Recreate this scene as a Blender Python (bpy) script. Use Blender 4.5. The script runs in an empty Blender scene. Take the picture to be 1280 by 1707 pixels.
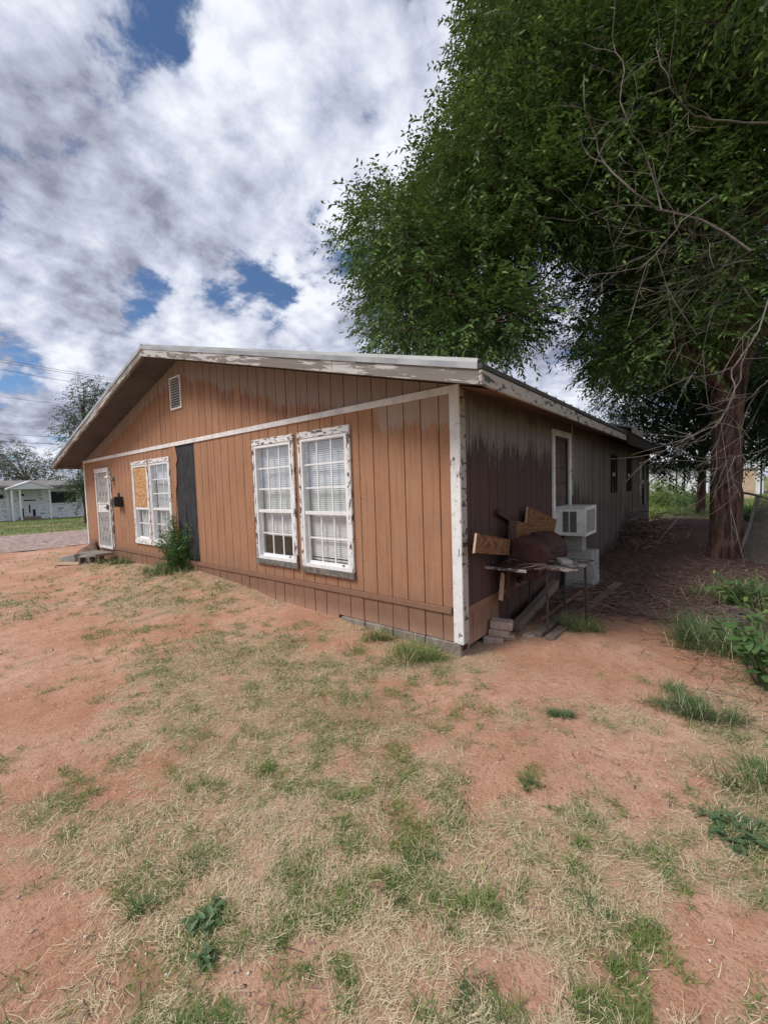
import bpy, math, random
import numpy as np
from mathutils import Matrix, Vector
random.seed(7); rng = np.random.default_rng(11)
SC = bpy.context.scene
COL = SC.collection
# ------------------------------------------------------------------ camera
F_PX, PPX, PPY = 686.0, 640.0, 853.5              # focal length and centre in photograph pixels (1280 x 1707)
RW = np.array([[0.77556631, -0.01334011, 0.63112514],
               [0.63049014, 0.06592589, -0.7733925],
               [-0.03129035, 0.99773534, 0.05954071]])
CAM = np.array([1.836, -3.347, 1.55])
cd = bpy.data.cameras.new('camera'); cam = bpy.data.objects.new('camera', cd); COL.objects.link(cam)
cd.sensor_fit = 'VERTICAL'; cd.sensor_height = 36.0; cd.lens = 36.0 * F_PX / 1707.0
cd.clip_start = 0.05; cd.clip_end = 3000
M = Matrix([list(RW[i]) + [CAM[i]] for i in range(3)] + [[0, 0, 0, 1]])
cam.matrix_world = M
SC.camera = cam

def ray(px, py):
    v = np.array([(px - PPX) / F_PX, -(py - PPY) / F_PX, -1.0]); return RW @ v      # unit depth
def gp(px, py, z=0.0):
    r = ray(px, py); return CAM + r * ((z - CAM[2]) / r[2])
def dp(px, py, depth): return CAM + ray(px, py) * depth
def fp(px, py, y=0.0):
    r = ray(px, py); return CAM + r * ((y - CAM[1]) / r[1])
def sp(px, py, x=0.0):
    r = ray(px, py); return CAM + r * ((x - CAM[0]) / r[0])

# ------------------------------------------------------------------ node helper
class NB:
    def __init__(s, nt): s.nt = nt
    def n(s, typ, ins=None, **props):
        nd = s.nt.nodes.new(typ)
        for k, v in props.items(): setattr(nd, k, v)
        for k, v in (ins or {}).items():
            so = nd.inputs[k]
            if isinstance(v, bpy.types.NodeSocket): s.nt.links.new(v, so)
            elif isinstance(v, bpy.types.Node): s.nt.links.new(v.outputs[0], so)
            else: so.default_value = (tuple(v) + (1,) if (so.type == 'RGBA' and len(v) == 3) else v)
        return nd
    def m(s, op, a, b=0.0, c=0.0, clamp=False):
        nd = s.nt.nodes.new('ShaderNodeMath'); nd.operation = op; nd.use_clamp = clamp
        for i, v in enumerate((a, b, c)):
            if isinstance(v, bpy.types.NodeSocket): s.nt.links.new(v, nd.inputs[i])
            else: nd.inputs[i].default_value = v
        return nd.outputs[0]
    def step(s, v, a, b, o0=0.0, o1=1.0):
        nd = s.n('ShaderNodeMapRange', {0: v, 1: a, 2: b, 3: o0, 4: o1}, interpolation_type='SMOOTHSTEP'); return nd.outputs[0]
    def mix(s, f, a, b, blend='MIX'):
        nd = s.nt.nodes.new('ShaderNodeMix'); nd.data_type = 'RGBA'; nd.blend_type = blend
        for i, v in ((0, f), (6, a), (7, b)):
            if isinstance(v, bpy.types.NodeSocket): s.nt.links.new(v, nd.inputs[i])
            else: nd.inputs[i].default_value = v if i == 0 else (tuple(v) + (1,) if len(v) == 3 else v)
        return nd.outputs[2]
    def noise(s, vec, scale=5.0, detail=4.0, rough=0.55, dist=0.0):
        return s.n('ShaderNodeTexNoise', {'Vector': vec, 'Scale': scale, 'Detail': detail, 'Roughness': rough, 'Distortion': dist}).outputs[0]
    def vmul(s, vec, k):
        return s.n('ShaderNodeVectorMath', {0: vec, 1: k}, operation='MULTIPLY').outputs[0]
    def pos(s): return s.n('ShaderNodeNewGeometry').outputs['Position']
    def obj(s): return s.n('ShaderNodeTexCoord').outputs['Object']
    def rand(s): return s.n('ShaderNodeObjectInfo').outputs['Random']
    def island(s): return s.n('ShaderNodeNewGeometry').outputs['Random Per Island']

# ------------------------------------------------------------------ world: blue sky behind broken cloud
SKY_SEED = 10.4
W = bpy.data.worlds.new('World'); SC.world = W; W.use_nodes = True
nt = W.node_tree; nt.nodes.clear(); b = NB(nt)
SUN_AZ, SUN_EL = math.radians(-150), math.radians(50)          # direction to the sun measured from +Y towards +X
sky = b.n('ShaderNodeTexSky', sky_type='NISHITA', sun_disc=False, sun_elevation=SUN_EL, sun_rotation=SUN_AZ % (2 * math.pi),
          altitude=1000.0, air_density=1.0, dust_density=0.1, ozone_density=6.0)
tc = b.n('ShaderNodeTexCoord').outputs['Generated']
sx = b.n('ShaderNodeSeparateXYZ', {0: tc})
zz = b.m('ADD', b.m('MAXIMUM', sx.outputs[2], 0.0), 0.34)
pl = b.n('ShaderNodeCombineXYZ', {0: b.m('DIVIDE', sx.outputs[0], zz), 1: b.m('DIVIDE', sx.outputs[1], zz), 2: SKY_SEED}).outputs[0]
wob = b.n('ShaderNodeTexNoise', {'Vector': pl, 'Scale': 3.0, 'Detail': 4.0})
pl = b.n('ShaderNodeVectorMath', {0: pl, 1: b.vmul(wob.outputs[1], (0.11, 0.11, 0.0))}, operation='ADD').outputs[0]
def puffs(vec, detail):                                       # billowed noise: rounded tops, creased bases
    a = b.noise(vec, 3.3, 2.0, 0.5); c_ = b.noise(vec, 8.0, detail, 0.60)
    return b.m('ADD', b.m('MULTIPLY', a, 0.55), b.m('MULTIPLY', c_, 0.45))
dens = puffs(pl, 9.0)
sh1 = puffs(b.n('ShaderNodeVectorMath', {0: pl, 1: (-0.02, -0.033, 0.0)}, operation='ADD').outputs[0], 5.0)
sh2 = puffs(b.n('ShaderNodeVectorMath', {0: pl, 1: (-0.065, -0.105, 0.0)}, operation='ADD').outputs[0], 3.0)
cover = b.step(dens, 0.365, 0.445)
lit = b.m('ADD', 0.56, b.m('ADD', b.m('MULTIPLY', b.m('SUBTRACT', dens, sh1), 2.6), b.m('ADD', b.m('MULTIPLY', b.m('SUBTRACT', dens, sh2), 1.3), b.m('MULTIPLY', b.m('SUBTRACT', b.noise(pl, 1.9, 4.0, 0.55), 0.5), -2.4))))
ramp = b.n('ShaderNodeValToRGB', {0: lit})
cr = ramp.color_ramp; cr.elements[0].position = 0.05; cr.elements[0].color = (0.27, 0.285, 0.37, 1)
cr.elements[1].position = 0.98; cr.elements[1].color = (0.87, 0.895, 0.975, 1)
e = cr.elements.new(0.5); e.color = (0.54, 0.58, 0.71, 1)
bg1 = b.n('ShaderNodeBackground', {0: sky.outputs[0], 1: 0.055})
bg2 = b.n('ShaderNodeBackground', {0: ramp.outputs[0], 1: 0.54})
mx = b.n('ShaderNodeMixShader', {0: cover, 1: bg1.outputs[0], 2: bg2.outputs[0]})
b.n('ShaderNodeOutputWorld', {0: mx.outputs[0]})
# ------------------------------------------------------------------ sun through thin cloud
sl = bpy.data.lights.new('sun', 'SUN'); sl.energy = 1.5; sl.angle = math.radians(20); sl.color = (1.0, 0.95, 0.88)
sun = bpy.data.objects.new('sun', sl); COL.objects.link(sun)
sd = Vector((math.sin(SUN_AZ) * math.cos(SUN_EL), math.cos(SUN_AZ) * math.cos(SUN_EL), math.sin(SUN_EL)))
sun.rotation_euler = sd.to_track_quat('Z', 'Y').to_euler(); sun.location = (0, -10, 30)
SC.view_settings.view_transform = 'Standard'; SC.view_settings.look = 'None'
SC.view_settings.exposure = 1.0; SC.view_settings.gamma = 1.0; SC.view_settings.use_curve_mapping = False
SC.cycles.max_bounces = 6; SC.cycles.transparent_max_bounces = 16

# ------------------------------------------------------------------ materials
MAT = {}
def material(name, fn, rough=0.85, spec=0.3, bump=0.0, bdist=0.01):
    m = bpy.data.materials.new(name); m.use_nodes = True; t = m.node_tree; t.nodes.clear(); b = NB(t)
    out = fn(b); col, hgt = out if isinstance(out, tuple) and len(out) == 2 else (out, None)
    p = b.n('ShaderNodeBsdfPrincipled', {'Roughness': rough, 'Specular IOR Level': spec})
    if isinstance(col, bpy.types.NodeSocket): t.links.new(col, p.inputs['Base Color'])
    else: p.inputs['Base Color'].default_value = tuple(col) + (1,)
    if hgt is not None and bump > 0:
        bp = b.n('ShaderNodeBump', {'Height': hgt, 'Strength': bump, 'Distance': bdist}); t.links.new(bp.outputs[0], p.inputs['Normal'])
    b.n('ShaderNodeOutputMaterial', {0: p.outputs[0]}); MAT[name] = m; return m

def sepz(b):
    s = b.n('ShaderNodeSeparateXYZ', {0: b.pos()}); return s.outputs[0], s.outputs[1], s.outputs[2]
RIDGE_X, EAVE_X, EAVE_Z, SLOPE = -5.3, 0.47, 2.425, 0.256
PAINT, FADED = (0.43, 0.232, 0.137), (0.30, 0.215, 0.165)
def paint_base(b, strk):
    P = b.pos()
    fine = b.noise(P, 160, 3, 0.6); med = b.noise(b.vmul(P, (9, 9, 2.2)), 1, 5, 0.6); blot = b.noise(P, 2.3, 4, 0.6)
    c = b.mix(b.step(fine, 0.34, 0.68), tuple(v * 0.58 for v in PAINT), tuple(v * 1.18 for v in PAINT))
    c = b.mix(b.m('MULTIPLY', b.step(med, 0.45, 0.75), 0.5), c, (0.29, 0.13, 0.068))
    c = b.mix(b.m('MULTIPLY', b.step(blot, 0.4, 0.75), 0.45), c, (0.45, 0.245, 0.14))
    c = b.mix(b.m('MULTIPLY', b.rand(), 0.22), c, (0.31, 0.14, 0.07))
    dr = b.noise(b.vmul(P, (26, 26, 0.8)), 1, 5, 0.7); c = b.mix(b.m('MULTIPLY', b.step(dr, 0.48, 0.70), 0.6), c, (0.22, 0.10, 0.055))
    specks = b.step(b.noise(P, 55, 2, 0.5), 0.74, 0.78)
    c = b.mix(b.m('MULTIPLY', specks, 0.5), c, (0.55, 0.45, 0.36))
    return c, fine
def gable_fn(b):
    x, y, z = sepz(b); c, h = paint_base(b, 0)
    roof = b.m('SUBTRACT', 3.81, b.m('MULTIPLY', b.m('ABSOLUTE', b.m('ADD', x, 5.3)), SLOPE))
    d = b.m('SUBTRACT', roof, z)
    st = b.noise(b.vmul(b.pos(), (22, 22, 1.6)), 1, 5, 0.65)
    wide = b.noise(b.vmul(b.pos(), (2.2, 1, 0.6)), 1, 2, 0.5)
    right = b.step(x, -7, -1, 0.7, 1.35)
    lim = b.m('MULTIPLY', b.m('ADD', b.m('MULTIPLY', st, 0.42), b.m('ADD', b.m('MULTIPLY', wide, 0.22), b.m('MULTIPLY', b.m('SUBTRACT', b.noise(b.vmul(b.pos(), (70, 70, 9)), 1, 4, 0.7), 0.5), 0.40))), right)
    mask = b.step(b.m('SUBTRACT', lim, d), -0.05, 0.05)
    drip = b.noise(b.vmul(b.pos(), (34, 34, 1.1)), 1, 5, 0.7); per = b.m('MULTIPLY', b.rand(), 0.25)
    c = b.mix(b.m('MULTIPLY', b.m('MULTIPLY', b.step(b.m('SUBTRACT', lim, d), b.m('SUBTRACT', -0.30, per), 0.0), b.step(drip, 0.40, 0.60, 0.1, 1.0)), 0.72), c, (0.12, 0.058, 0.04))
    grey = b.mix(st, (0.20, 0.15, 0.125), (0.40, 0.32, 0.265))
    return b.mix(b.m('MULTIPLY', mask, 0.9), c, grey), h
def front_fn(b):
    x, y, z = sepz(b); c, h = paint_base(b, 0)
    d = b.m('SUBTRACT', 2.39, z)
    st = b.noise(b.vmul(b.pos(), (20, 20, 2.0)), 1, 5, 0.65)
    near = b.step(x, -1.05, -0.85)
    lim = b.m('MULTIPLY', b.m('ADD', b.m('MULTIPLY', st, 0.40), b.m('ADD', b.m('MULTIPLY', b.m('SUBTRACT', b.noise(b.vmul(b.pos(), (80, 80, 14)), 1, 4, 0.75), 0.5), 0.35), b.m('MULTIPLY', b.rand(), 0.12))), near)
    mask = b.m('MULTIPLY', b.step(b.m('SUBTRACT', lim, d), -0.03, 0.03), near)
    grey = b.mix(st, (0.30, 0.22, 0.17), (0.45, 0.36, 0.29))
    c = b.mix(b.m('MULTIPLY', mask, 0.85), c, grey)
    low = b.m('MULTIPLY', b.step(b.m('ADD', z, b.m('MULTIPLY', st, -0.5)), 0.45, 0.12), 0.55)
    return b.mix(low, c, (0.27, 0.145, 0.09)), h
def skirt_fn(b):
    P = b.pos(); st = b.noise(b.vmul(P, (12, 12, 6)), 1, 5, 0.65); f = b.noise(P, 120, 3)
    c = b.mix(st, (0.17, 0.09, 0.06), (0.32, 0.18, 0.118)); c = b.mix(b.m('MULTIPLY', f, 0.4), c, (0.2, 0.12, 0.085))
    x, y, z = sepz(b)
    return b.mix(b.step(b.m('ADD', z, b.m('MULTIPLY', st, 0.2)), 0.32, 0.12), c, (0.36, 0.215, 0.155)), f
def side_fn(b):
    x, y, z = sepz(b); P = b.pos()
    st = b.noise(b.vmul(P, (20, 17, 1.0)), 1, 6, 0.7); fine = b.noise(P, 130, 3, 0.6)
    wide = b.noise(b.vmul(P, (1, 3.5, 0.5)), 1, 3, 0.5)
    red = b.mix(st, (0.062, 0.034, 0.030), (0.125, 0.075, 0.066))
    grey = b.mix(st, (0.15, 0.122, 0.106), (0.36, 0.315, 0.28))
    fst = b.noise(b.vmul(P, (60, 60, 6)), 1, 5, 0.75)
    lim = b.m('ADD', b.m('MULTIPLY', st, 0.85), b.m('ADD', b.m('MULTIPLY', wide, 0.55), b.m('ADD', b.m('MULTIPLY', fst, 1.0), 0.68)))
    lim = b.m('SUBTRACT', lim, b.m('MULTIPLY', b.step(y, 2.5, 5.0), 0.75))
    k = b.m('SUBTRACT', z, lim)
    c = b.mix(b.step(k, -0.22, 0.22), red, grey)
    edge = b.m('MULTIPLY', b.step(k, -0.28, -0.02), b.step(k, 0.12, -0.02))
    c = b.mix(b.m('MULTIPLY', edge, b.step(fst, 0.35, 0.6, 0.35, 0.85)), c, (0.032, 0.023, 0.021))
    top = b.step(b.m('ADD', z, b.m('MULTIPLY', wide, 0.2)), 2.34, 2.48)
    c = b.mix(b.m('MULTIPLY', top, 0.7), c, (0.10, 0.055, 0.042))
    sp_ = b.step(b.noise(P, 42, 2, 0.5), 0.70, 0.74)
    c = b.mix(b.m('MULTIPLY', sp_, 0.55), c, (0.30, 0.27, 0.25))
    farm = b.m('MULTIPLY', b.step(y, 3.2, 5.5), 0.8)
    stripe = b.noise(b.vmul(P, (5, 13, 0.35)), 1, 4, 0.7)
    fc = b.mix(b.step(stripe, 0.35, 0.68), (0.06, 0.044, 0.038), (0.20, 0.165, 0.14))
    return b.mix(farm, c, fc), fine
material('siding_gable', gable_fn, 0.8, 0.25, 0.25, 0.003)
material('siding_front', front_fn, 0.8, 0.25, 0.25, 0.003)
material('siding_skirt', skirt_fn, 0.9, 0.2, 0.4, 0.004)
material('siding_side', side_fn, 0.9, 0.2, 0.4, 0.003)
material('sheathing', lambda b: (0.06, 0.028, 0.018), 0.95)
material('sheathing_dark', lambda b: (0.035, 0.024, 0.02), 0.95)
material('interior', lambda b: (0.32, 0.30, 0.28), 0.95)

def peel(amount, wood0=(0.06, 0.038, 0.032), wood1=(0.19, 0.155, 0.135), white=(0.78, 0.77, 0.76), stretch=(3, 3, 3)):
    def fn(b):
        P = b.pos(); v = b.vmul(P, stretch)
        a = b.noise(v, 4.0, 8, 0.68, 0.4); g = b.noise(b.vmul(P, (7, 7, 7)), 6, 5, 0.7)
        w = b.mix(g, wood0, wood1)
        k = b.step(a, amount - 0.012, amount + 0.012)
        dirt = b.noise(P, 9, 5, 0.6)
        wh = b.mix(b.m('MULTIPLY', b.step(dirt, 0.4, 0.75), 0.4), white, (0.50, 0.46, 0.42))
        return b.mix(k, w, wh), b.m('ADD', k, b.m('MULTIPLY', g, 0.5))
    return fn
material('peel_mostly_white', peel(0.40, stretch=(5, 5, 2.0)), 0.75, 0.3, 0.7, 0.003)
material('peel_half', peel(0.445, stretch=(6, 6, 2.6)), 0.8, 0.3, 0.8, 0.004)
material('peel_mostly_wood', peel(0.50, stretch=(6, 6, 2.0)), 0.85, 0.2, 0.8, 0.004)
material('peel_head', peel(0.44, stretch=(2.6, 6, 10)), 0.8, 0.3, 0.8, 0.004)
def rake_peel(b):
    x, y, z = sepz(b); zr = b.m('ADD', z, b.m('MULTIPLY', b.m('ABSOLUTE', b.m('ADD', x, 5.3)), SLOPE))
    v = b.n('ShaderNodeCombineXYZ', {0: b.m('MULTIPLY', x, 3.0), 1: b.m('MULTIPLY', y, 8.0), 2: b.m('MULTIPLY', zr, 26.0)}).outputs[0]
    a = b.noise(v, 1.0, 8, 0.66, 0.5); g = b.noise(b.n('ShaderNodeCombineXYZ', {0: b.m('MULTIPLY', x, 4.0), 1: y, 2: b.m('MULTIPLY', zr, 90.0)}).outputs[0], 1.0, 5, 0.65)
    lr = b.noise(b.pos(), 0.7, 2); k = b.step(b.m('ADD', a, b.m('MULTIPLY', b.m('SUBTRACT', lr, 0.5), 0.5)), 0.52, 0.55)
    return b.mix(k, b.mix(g, (0.11, 0.092, 0.082), (0.30, 0.265, 0.24)), b.mix(g, (0.40, 0.38, 0.36), (0.60, 0.58, 0.56))), b.m('ADD', k, b.m('MULTIPLY', g, 0.6))
material('fascia_front', rake_peel, 0.8, 0.25, 0.6, 0.004)
material('fascia_spare', peel(0.50, (0.20, 0.175, 0.155), (0.36, 0.325, 0.295), (0.60, 0.58, 0.55), (0.9, 4, 12)), 0.8, 0.25, 0.6, 0.004)
material('fascia_side', peel(0.43, (0.05, 0.05, 0.045), (0.13, 0.12, 0.105), (0.42, 0.37, 0.33), (3, 1.4, 4)), 0.8, 0.25, 0.7, 0.004)
material('fascia_dark', peel(0.66, (0.025, 0.018, 0.016), (0.06, 0.045, 0.04), (0.2, 0.18, 0.17), (3, 1.4, 4)), 0.9, 0.2, 0.5)
def dirty(c0, c1, s=14):
    def fn(b):
        P = b.pos(); n = b.noise(P, s, 5, 0.62); f = b.noise(P, s * 9, 3)
        return b.mix(b.step(n, 0.35, 0.72), c0, c1), f
    return fn
material('white_trim', dirty((0.80, 0.79, 0.78), (0.60, 0.57, 0.54), 5), 0.7, 0.3, 0.15)
material('vinyl', dirty((0.82, 0.82, 0.83), (0.72, 0.71, 0.70), 8), 0.45, 0.4)
material('blind', dirty((0.82, 0.82, 0.82), (0.74, 0.74, 0.73), 4), 0.6, 0.3)
material('steel_white', dirty((0.78, 0.77, 0.75), (0.58, 0.54, 0.50), 12), 0.5, 0.4)
material('door_panel', dirty((0.40, 0.385, 0.37), (0.30, 0.285, 0.27), 5), 0.6, 0.3)
material('iron_dark', dirty((0.03, 0.028, 0.027), (0.06, 0.05, 0.045), 20), 0.6, 0.4)
material('black_plastic', dirty((0.018, 0.019, 0.02), (0.035, 0.035, 0.035), 20), 0.5, 0.4)
material('roof_metal', dirty((0.30, 0.32, 0.31), (0.20, 0.21, 0.20), 2.5), 0.5, 0.5)
material('drip_metal', dirty((0.40, 0.41, 0.43), (0.22, 0.23, 0.24), 2.0), 0.45, 0.5)
material('drip_dark', dirty((0.045, 0.045, 0.045), (0.075, 0.07, 0.065), 6), 0.6, 0.3)
material('soffit', dirty((0.125, 0.115, 0.115), (0.085, 0.076, 0.075), 1.6), 0.95, 0.1, 0.2)
material('soffit_brown', dirty((0.20, 0.12, 0.085), (0.13, 0.075, 0.055), 2.0), 0.95, 0.1, 0.2)
material('concrete', dirty((0.30, 0.29, 0.275), (0.40, 0.385, 0.36), 10), 0.95, 0.2, 0.8, 0.006)
material('concrete_dark', dirty((0.20, 0.165, 0.14), (0.29, 0.25, 0.22), 9), 0.95, 0.2, 0.8, 0.006)
material('pale_brick', dirty((0.46, 0.36, 0.30), (0.32, 0.235, 0.19), 22), 0.95, 0.2, 0.9, 0.006)
material('grill_steel', dirty((0.042, 0.017, 0.016), (0.08, 0.034, 0.029), 7), 0.75, 0.25, 0.35, 0.004)
material('shelf_metal', peel(0.53, (0.05, 0.035, 0.032), (0.13, 0.09, 0.08), (0.34, 0.33, 0.32), (3, 3, 3)), 0.7, 0.4, 0.5)
material('air_unit', dirty((0.74, 0.73, 0.70), (0.55, 0.53, 0.50), 6), 0.5, 0.4)
material('air_vent', dirty((0.05, 0.06, 0.06), (0.10, 0.11, 0.11), 30), 0.5, 0.4)
material('air_coil', lambda b: (lambda v: (b.mix(b.step(v, 0.02, 0.10), (0.55, 0.54, 0.53), (0.16, 0.16, 0.165)), v))(
    b.n('ShaderNodeTexVoronoi', {'Vector': b.pos(), 'Scale': 48.0}, feature='DISTANCE_TO_EDGE').outputs[0]), 0.5, 0.4, 0.5)
def felt_fn(b):
    P = b.pos(); a = b.noise(P, 38, 4, 0.7); c = b.noise(b.vmul(P, (4, 4, 1.5)), 3, 4)
    k = b.mix(b.step(c, 0.3, 0.7), (0.028, 0.028, 0.031), (0.052, 0.052, 0.056))
    return b.mix(b.m('MULTIPLY', b.step(a, 0.58, 0.68), 0.65), k, (0.13, 0.125, 0.125)), a
material('felt', felt_fn, 0.95, 0.2, 0.5, 0.006)
def osb_fn(b):
    v = b.n('ShaderNodeTexVoronoi', {'Vector': b.vmul(b.pos(), (26, 26, 60)), 'Scale': 1.0}); r = b.n('ShaderNodeSeparateColor', {0: v.outputs[1]})
    c = b.mix(r.outputs[0], (0.30, 0.14, 0.055), (0.62, 0.37, 0.18)); return b.mix(b.m('MULTIPLY', b.step(r.outputs[1], 0.75, 0.9), 0.7), c, (0.75, 0.5, 0.28)), r.outputs[2]
material('osb', osb_fn, 0.8, 0.2, 0.4)
def ply_fn(b):
    O = b.obj(); d = b.noise(b.vmul(O, (1.0, 1.7, 7)), 1.3, 1, 0.3)
    ring = b.m('FRACT', b.m('MULTIPLY', d, 9.0)); k = b.m('MULTIPLY', b.step(ring, 0.0, 0.35), b.step(ring, 0.9, 0.5))
    f = b.noise(b.vmul(O, (4, 4, 60)), 3, 3)
    c = b.mix(k, (0.25, 0.125, 0.058), (0.115, 0.05, 0.025)); return b.mix(b.m('MULTIPLY', f, 0.35), c, (0.20, 0.10, 0.05)), f
material('plywood', ply_fn, 0.8, 0.2, 0.2)
material('plywood_edge', dirty((0.50, 0.36, 0.25), (0.36, 0.25, 0.17), 30), 0.9)
def wood_fn(c0, c1):
    def fn(b):
        n = b.noise(b.vmul(b.obj(), (40, 2.2, 40)), 1, 5, 0.65); return b.mix(n, c0, c1), n
    return fn
material('old_wood', wood_fn((0.10, 0.075, 0.062), (0.27, 0.215, 0.175)), 0.9, 0.2, 0.6, 0.006)
material('grey_sill', dirty((0.13, 0.115, 0.105), (0.25, 0.225, 0.205), 16), 0.9, 0.2, 0.6)
material('maroon_wood', dirty((0.055, 0.026, 0.022), (0.095, 0.05, 0.042), 12), 0.85)
material('rug', dirty((0.15, 0.095, 0.07), (0.24, 0.17, 0.13), 10), 1.0, 0.1, 0.5)
def twig_mat(c0, c1):
    return lambda b: b.mix(b.island(), c0, c1)
material('twig', twig_mat((0.08, 0.05, 0.042), (0.30, 0.20, 0.165)), 0.95)
material('dead_wood', dirty((0.19, 0.16, 0.14), (0.09, 0.075, 0.066), 8), 0.9)
def bark_fn(b):
    P = b.pos(); n = b.noise(b.vmul(P, (14, 14, 3.0)), 1, 6, 0.65, 0.5); f = b.noise(P, 60, 4)
    g = b.noise(P, 1.6, 3)
    c = b.mix(b.step(n, 0.35, 0.65), (0.045, 0.026, 0.022), (0.20, 0.115, 0.092)); c = b.mix(b.m('MULTIPLY', b.step(g, 0.52, 0.7), 0.5), c, (0.12, 0.11, 0.075))
    return c, b.m('ADD', n, b.m('MULTIPLY', f, 0.3))
material('bark', bark_fn, 0.95, 0.15, 1.0, 0.03)
def leaf_material(name, c0, c1, c2, trans=0.35, gloss=0.35):
    m = bpy.data.materials.new(name); m.use_nodes = True; t = m.node_tree; t.nodes.clear(); b = NB(t)
    r = b.island(); big = b.noise(b.pos(), 0.9, 3)
    c = b.mix(r, c0, c1); c = b.mix(b.m('MULTIPLY', b.step(big, 0.4, 0.7), 0.6), c, c2)
    p = b.n('ShaderNodeBsdfPrincipled', {'Base Color': c, 'Roughness': 0.5, 'Specular IOR Level': gloss})
    tr = b.n('ShaderNodeBsdfTranslucent', {'Color': b.mix(0.5, c, (0.10, 0.16, 0.02))})
    s = b.n('ShaderNodeMixShader', {0: trans, 1: p.outputs[0], 2: tr.outputs[0]})
    b.n('ShaderNodeOutputMaterial', {0: s.outputs[0]}); MAT[name] = m
leaf_material('leaf', (0.022, 0.055, 0.02), (0.20, 0.30, 0.08), (0.045, 0.09, 0.03), 0.24, 0.2)
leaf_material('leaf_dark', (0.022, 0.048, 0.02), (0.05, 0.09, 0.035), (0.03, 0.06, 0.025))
leaf_material('leaf_blue', (0.06, 0.10, 0.065), (0.12, 0.17, 0.105), (0.09, 0.13, 0.08), 0.2)
leaf_material('leaf_grey', (0.09, 0.105, 0.07), (0.17, 0.18, 0.13), (0.13, 0.13, 0.10), 0.2)
leaf_material('weed_leaf', (0.055, 0.125, 0.04), (0.13, 0.22, 0.07), (0.085, 0.165, 0.055), 0.3)
leaf_material('weed_bright', (0.12, 0.19, 0.05), (0.22, 0.28, 0.09), (0.17, 0.23, 0.08), 0.3)
leaf_material('weed_teal', (0.065, 0.125, 0.055), (0.13, 0.20, 0.09), (0.09, 0.155, 0.07), 0.2)
leaf_material('grass', (0.09, 0.17, 0.04), (0.27, 0.33, 0.10), (0.16, 0.24, 0.065), 0.25, 0.25)
leaf_material('straw', (0.40, 0.31, 0.175), (0.92, 0.79, 0.53), (0.60, 0.51, 0.36), 0.15, 0.25)
def glass_mat():
    m = bpy.data.materials.new('glass'); m.use_nodes = True; t = m.node_tree; t.nodes.clear(); b = NB(t)
    fr = b.n('ShaderNodeLayerWeight', {'Blend': 0.5}); tr = b.n('ShaderNodeBsdfTransparent', {'Color': (0.965, 0.975, 0.98)})
    gl = b.n('ShaderNodeBsdfGlossy', {'Roughness': 0.03, 'Color': (0.95, 0.97, 1.0)})
    wav = b.noise(b.pos(), 2.5, 2); bp = b.n('ShaderNodeBump', {'Height': wav, 'Strength': 0.05, 'Distance': 0.02}); t.links.new(bp.outputs[0], gl.inputs['Normal'])
    s = b.n('ShaderNodeMixShader', {0: b.m('ADD', b.m('MULTIPLY', b.m('POWER', fr.outputs[1], 4.0), 0.6), 0.085), 1: tr.outputs[0], 2: gl.outputs[0]})
    b.n('ShaderNodeOutputMaterial', {0: s.outputs[0]}); MAT['glass'] = m
glass_mat()
material('screen', dirty((0.10, 0.065, 0.05), (0.16, 0.11, 0.09), 3), 0.9)
material('clapboard', lambda b: (lambda n: (b.mix(b.step(n, 0.56, 0.60), (0.70, 0.73, 0.76), (0.20, 0.20, 0.20)), n))(b.noise(b.vmul(b.pos(), (1, 1.2, 7)), 1.6, 6, 0.65)), 0.8, 0.3)
material('shingle_grey', dirty((0.17, 0.155, 0.15), (0.27, 0.25, 0.24), 3), 0.95)
material('dark_opening', lambda b: (0.012, 0.012, 0.013), 0.6)
material('far_white', dirty((0.74, 0.76, 0.78), (0.62, 0.64, 0.66), 0.6), 0.7)
material('tan_paint', dirty((0.55, 0.42, 0.30), (0.42, 0.30, 0.21), 3), 0.8)
material('galvanised', dirty((0.14, 0.14, 0.13), (0.23, 0.225, 0.21), 9), 0.6, 0.4)
material('wire', lambda b: (0.03, 0.03, 0.032), 0.6)

# ------------------------------------------------------------------ mesh helpers
def new_mesh(name, V, Fc, mat=None, smooth=False):
    me = bpy.data.meshes.new(name); V = np.asarray(V, dtype=np.float32)
    if isinstance(Fc, np.ndarray):
        k = Fc.shape[1]; nf = len(Fc)
        me.vertices.add(len(V)); me.vertices.foreach_set('co', V.ravel())
        me.loops.add(nf * k); me.loops.foreach_set('vertex_index', Fc.ravel().astype(np.int32))
        me.polygons.add(nf); me.polygons.foreach_set('loop_start', np.arange(0, nf * k, k, dtype=np.int32))
        me.update(calc_edges=True)
    else:
        me.from_pydata([tuple(v) for v in V.tolist()], [], [tuple(f) for f in Fc]); me.update()
    if mat: me.materials.append(MAT[mat])
    if smooth: me.polygons.foreach_set('use_smooth', np.ones(len(me.polygons), dtype=bool))
    return me
def link(name, me, parent=None, loc=None, rot=None):
    o = bpy.data.objects.new(name, me); COL.objects.link(o)
    if parent is not None: o.parent = parent
    if loc is not None: o.location = loc
    if rot is not None: o.rotation_euler = rot
    return o
def tag(o, label=None, cat=None, group=None, kind=None):
    for k, v in (('label', label), ('category', cat), ('group', group), ('kind', kind)):
        if v: o[k] = v
    return o
def thing(name, label, cat, loc=(0, 0, 0), rz=0.0, group=None):
    o = bpy.data.objects.new(name, None); COL.objects.link(o); o.empty_display_size = 0.1
    o.location = loc; o.rotation_euler = (0, 0, rz); return tag(o, label, cat, group)
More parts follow.
